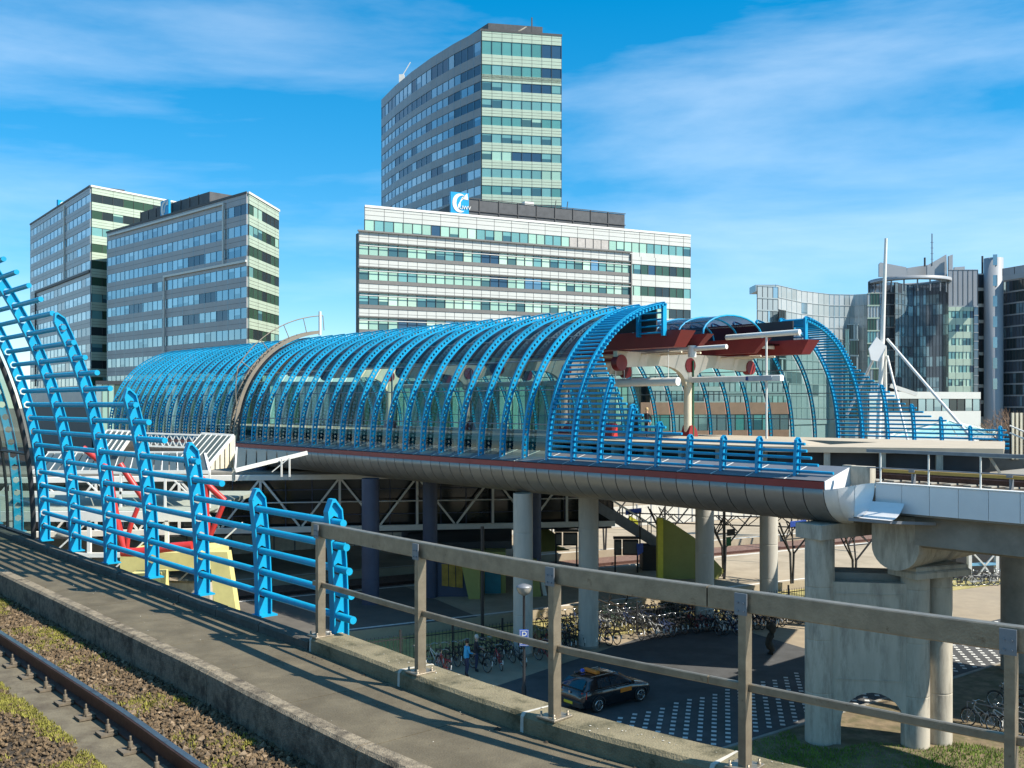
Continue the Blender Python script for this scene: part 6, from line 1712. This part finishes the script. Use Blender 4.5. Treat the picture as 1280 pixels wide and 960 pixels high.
# ---------------------------------------------------------------- people
def person(lab, loc, ang, coat, trouser, hair, pose):
    """one skinned figure; materials by height"""
    J = {'pelvis': (0,0,0.95,.15,.12), 'belly': (0.0,0,1.10,.145,.11), 'chest': (0.02,0,1.30,.17,.12), 'neck': (0.03,0,1.50,.058,.058), 'head0': (0.05,0,1.58,.08,.075), 'head1': (0.055,0,1.70,.088,.08), 'head2': (0.05,0,1.75,.06,.06)}
    E = [('pelvis','belly'),('belly','chest'),('chest','neck'),('neck','head0'),('head0','head1'),('head1','head2')]
    for sd, nm in ((1,'l'),(-1,'r')):
        P_ = pose[nm]
        J['hip'+nm] = (0, sd*0.09, 0.90, .098, .092); J['knee'+nm] = (*P_['knee'], .062, .062); J['ankle'+nm] = (*P_['ankle'], .042, .042); J['toe'+nm] = (P_['ankle'][0]+0.16, P_['ankle'][1], P_['ankle'][2]-0.035, .035, .028)
        J['sh'+nm] = (0.02, sd*0.18, 1.41, .065, .062); J['elb'+nm] = (*P_['elbow'], .045, .045); J['wri'+nm] = (*P_['wrist'], .030, .030)
        wx, wy, wz = P_['wrist']; ex, ey, ez = P_['elbow']; d = (Vector((wx,wy,wz))-Vector((ex,ey,ez))).normalized(); h = Vector((wx,wy,wz))+d*0.08
        J['palm'+nm] = (*h, .034, .020)
        E += [('pelvis','hip'+nm),('hip'+nm,'knee'+nm),('knee'+nm,'ankle'+nm),('ankle'+nm,'toe'+nm),('chest','sh'+nm),('sh'+nm,'elb'+nm),('elb'+nm,'wri'+nm),('wri'+nm,'palm'+nm)]
        sdv = d.cross(Vector((0,0,1)));  sdv = sdv.normalized() if sdv.length > 0.1 else Vector((0,1,0))
        for k in range(4):
            off = sdv*(-0.027+0.018*k); f0 = h+off+d*0.025; f1 = f0+d*(0.035+0.006*(k in (1,2))); f2 = f1+(d*0.6+Vector((0.25,0,-0.5))).normalized()*0.03
            J['fa%s%d' % (nm,k)] = (*f0,.010,.010); J['fb%s%d' % (nm,k)] = (*f1,.009,.009); J['fc%s%d' % (nm,k)] = (*f2,.007,.007)
            E += [('palm'+nm,'fa%s%d' % (nm,k)),('fa%s%d' % (nm,k),'fb%s%d' % (nm,k)),('fb%s%d' % (nm,k),'fc%s%d' % (nm,k))]
        t0 = h-d*0.04+sdv*0.035*(1 if sd > 0 else -1); t1 = t0+d*0.045+sdv*0.015*(1 if sd > 0 else -1)
        J['ta'+nm] = (*t0,.011,.011); J['tb'+nm] = (*t1,.009,.009); E += [('wri'+nm,'ta'+nm),('ta'+nm,'tb'+nm)]
    names = list(J); me = bpy.data.meshes.new('body_skeleton')
    me.from_pydata([J[n][:3] for n in names], [(names.index(a), names.index(b)) for a, b in E], [])
    tmp = bpy.data.objects.new('tmp_body', me); COL.objects.link(tmp)
    sm = tmp.modifiers.new('skin', 'SKIN'); sm.use_smooth_shade = True
    for i, n in enumerate(names):
        sv = me.skin_vertices[0].data[i]; sv.radius = J[n][3:5]; sv.use_root = (n == 'pelvis')
    tmp.modifiers.new('sub', 'SUBSURF').levels = 1
    dg = bpy.context.evaluated_depsgraph_get(); dg.update()
    fm = bpy.data.meshes.new_from_object(tmp.evaluated_get(dg))
    bpy.data.objects.remove(tmp)
    fm.materials.clear()
    skin = M['skin']
    for m_ in (skin, coat, trouser, M['black']): fm.materials.append(m_)
    wr = [Vector(J['palml'][:3]), Vector(J['palmr'][:3])]
    an = [Vector(J['anklel'][:3]), Vector(J['ankler'][:3])]
    for p in fm.polygons:
        c = p.center; i = 1
        if c.z > 1.50: i = 0
        elif min((c-v).length for v in wr) < 0.12: i = 0
        elif min((c-v).length for v in an) < 0.13 and c.z < 0.2: i = 3
        elif c.z < 0.92 and abs(c.y) < 0.24: i = 2
        p.material_index = i; p.use_smooth = True
    t_ = thing('person', lab, 'person', loc, ang)
    inst('body', fm, t_)
    hb = MB()
    hb.lathe([(0.0, 0.125), (0.06, 0.115), (0.095, 0.07), (0.103, 0.01), (0.095, -0.05), (0.08, -0.08)], 14, (0.03, 0, 1.69))
    hb.build('hair', hair, t_)
    fb = MB(); fb.prism([(0.135, -0.012, 1.64), (0.135, 0.012, 1.64), (0.128, 0.006, 1.685), (0.128, -0.006, 1.685)], (0.022, 0, -0.004)); fb.build('nose', skin, t_)
    ey = MB()
    for sy in (-0.03, 0.03): ey.lathe([(0, 0.008), (0.009, 0), (0, -0.008)], 6, (0.128, sy, 1.69))
    ey.build('eyes', M['black'], t_)
    return real(t_)
M['skin'] = mat('skin', (0.50, 0.30, 0.21), 0.55)
walk = {'l': {'knee': (0.14, 0.09, 0.50), 'ankle': (0.20, 0.09, 0.08), 'elbow': (-0.10, 0.26, 1.16), 'wrist': (0.02, 0.25, 0.93)}, 'r': {'knee': (0.0, -0.09, 0.50), 'ankle': (-0.22, -0.09, 0.10), 'elbow': (0.10, -0.27, 1.16), 'wrist': (0.28, -0.16, 1.10)}}
stand = {'l': {'knee': (0.04, 0.10, 0.49), 'ankle': (0.0, 0.10, 0.08), 'elbow': (0.06, 0.26, 1.17), 'wrist': (0.29, 0.17, 1.10)}, 'r': {'knee': (0.03, -0.10, 0.49), 'ankle': (-0.05, -0.11, 0.08), 'elbow': (0.05, -0.26, 1.17), 'wrist': (0.29, -0.17, 1.10)}}
cblk = mat('dark_coat', (0.02, 0.022, 0.03), 0.8); cblue = mat('blue_jacket', (0.03, 0.33, 0.62), 0.7); jean = mat('navy_jeans', (0.025, 0.035, 0.08), 0.8)
blond = mat('blond_hair', (0.45, 0.33, 0.16), 0.6); greyh = mat('pale_hair', (0.5, 0.47, 0.42), 0.6); drk = mat('dark_hair', (0.03, 0.02, 0.015), 0.6)
p = ST(15.4, 8.6, 9.30); person('person in dark clothes with blond hair walking on the hall platform', p, -2.2, cblk, mat('black_trousers', (0.02, 0.02, 0.025), 0.8), blond, walk)
p = gnd(583, 846); person('person in bright blue jacket standing beside the parked bicycles', p, 0.5, cblue, jean, drk, stand)
p = gnd(590, 842); person('person with pale hair in dark coat behind the one in blue', (p.x+0.15, p.y+0.3, 0), 0.3, cblk, jean, greyh, stand)

# red luggage trolley box and bin on the platform
p = ST(16.6, 7.3, 9.30)
bx = thing('waste_bin', 'small red waste bin on the hall platform behind the grille', 'bin', p, ROT)
MB().cbox(-0.25, 0.25, -0.2, 0.2, 0.1, 0.75, 0.06).build('bin_body', M['redpipe'], bx); MB().box(-0.2, 0.2, -0.15, 0.15, 0.0, 0.1).build('bin_foot', M['black'], bx)

# ---------------------------------------------------------------- lamp post and parking sign
p = gnd(655, 876)
lp = thing('street_lamp', 'dark lamp post with glass bowl next to the street column', 'lamp', (p.x, p.y, 0))
MB().lathe([(0.09, 0), (0.09, 0.5), (0.055, 0.6), (0.045, 3.9), (0.06, 3.95)], 12).build('pole', M['black'], lp)
MB().lathe([(0.06, 3.90), (0.20, 3.98), (0.27, 4.12), (0.28, 4.22)], 16).build('bowl', mat('lamp_bowl', (0.30, 0.29, 0.25), 0.2, coat=0.5), lp)
MB().lathe([(0.29, 4.22), (0.27, 4.27), (0.10, 4.33), (0.0, 4.34)], 16).build('lid', M['steel_grey'], lp)
pk = thing('parking_sign', 'blue parking sign with white P on the lamp post', 'sign', (p.x, p.y-0.07, 0))
MB().cbox(-0.17, 0.17, -0.02, 0.0, 2.05, 2.66, 0.004).build('sign_plate', mat('parking_blue', (0.02, 0.10, 0.48), 0.4), pk)
MB().box(-0.155, 0.155, -0.024, -0.021, 2.075, 2.09).box(-0.155, 0.155, -0.024, -0.021, 2.62, 2.635).box(-0.155, -0.14, -0.024, -0.021, 2.09, 2.62).box(0.14, 0.155, -0.024, -0.021, 2.09, 2.62).build('sign_border', M['white'], pk)
t_ = letters('P', 0.42, 0.002, M['white'], pk, 'CENTER'); t_.location = (0, -0.025, 2.30); t_.rotation_euler = (math.radians(90), 0, 0)
MB().box(-0.12, 0.12, -0.024, -0.021, 2.13, 2.21).build('sub_symbol', M['white'], pk)

# ---------------------------------------------------------------- pollard trunks
def pollard(p, h, lab, seed, arms):
    rnd = random.Random(seed); t_ = thing('pollard_tree', lab, 'tree', p)
    pts = [Vector((0, 0, 0))]; r = [0.16]
    n = 8
    for k in range(1, n+1):
        pts.append(Vector((0.10*math.sin(k*1.1+seed), 0.08*math.cos(k*0.9), h*k/n))); r.append(0.13+0.05*rnd.random()+(0.07 if k == n-1 else 0))
    MB().ptube(pts, r, 9).build('trunk', M['bark'], t_)
    b = MB()
    for dx, dy, dz in arms:
        q = [pts[-2], pts[-2]+Vector((dx*0.5, dy*0.5, dz*0.35)), pts[-2]+Vector((dx, dy, dz))]
        b.ptube(catmull(q, 4), 0.035, 6)
        for _ in range(7):
            e = q[-1]+Vector((rnd.gauss(0, .18), rnd.gauss(0, .18), rnd.uniform(.1, .45))); b.tube(q[-1], e, 0.012, 0.005, 4)
    b.build('crown', M['bark'], t_)
M['bark'] = mat('dark_bark', (0.045, 0.035, 0.025), 0.95, var=0.4, vscale=6, bump=0.5)
pollard(gnd(963, 818), 1.35, 'gnarled dark pollard trunk standing on the plaza left of the pier', 1, ((0.2, 0.1, 0.3), (-0.25, 0, 0.35)))
pollard(gnd(779, 775), 0.75, 'short dark pollard stump with a bent branch behind the fence', 2, ((-1.3, 0.2, 0.35), (0.25, 0.1, 0.4), (-0.7, -0.1, 0.3)))
# bushes beside the stair wall
bt = MB(); rnd = random.Random(9)
for _ in range(420):
    a = rnd.uniform(0, 6.28); e = rnd.uniform(0.2, 1.4); l = rnd.uniform(0.4, 1.1)
    d = Vector((math.cos(a)*math.cos(e), math.sin(a)*math.cos(e), math.sin(e)))*l; s_ = Vector((-math.sin(a), math.cos(a), 0))*0.035
    bt.add([s_, -s_, d*0.6-s_*1.4, d, d*0.6+s_*1.4], [(0, 1, 2, 3, 4)])
o = thing('shrub', 'dark spiky shrub behind the bar fence below the olive stair wall', 'shrub', gnd(838, 768))
bt.build('foliage', mat('shrub_leaf', (0.05, 0.075, 0.025), 0.7, var=0.3), o)
# ================================================================ close: put empties at their base, scale to metres
bpy.context.view_layer.update()
for o in list(COL.objects):
    if o.parent is None and o.type == 'EMPTY' and o.children and o.location.length < 1e-6 and o.rotation_euler.z == 0:
        lo = Vector((1e9,)*3); hi = -lo
        for c in o.children:
            for q in c.bound_box:
                p = c.matrix_world @ Vector(q)
                lo = Vector(map(min, lo, p)); hi = Vector(map(max, hi, p))
        sh = Vector(((lo.x+hi.x)/2, (lo.y+hi.y)/2, lo.z))
        o.location = sh
        for c in o.children: c.location = c.location-sh
for o in COL.objects:
    if o.parent is None and o.type != 'LIGHT':
        o.location = o.location*S
        if o.type != 'CAMERA': o.scale = o.scale*S
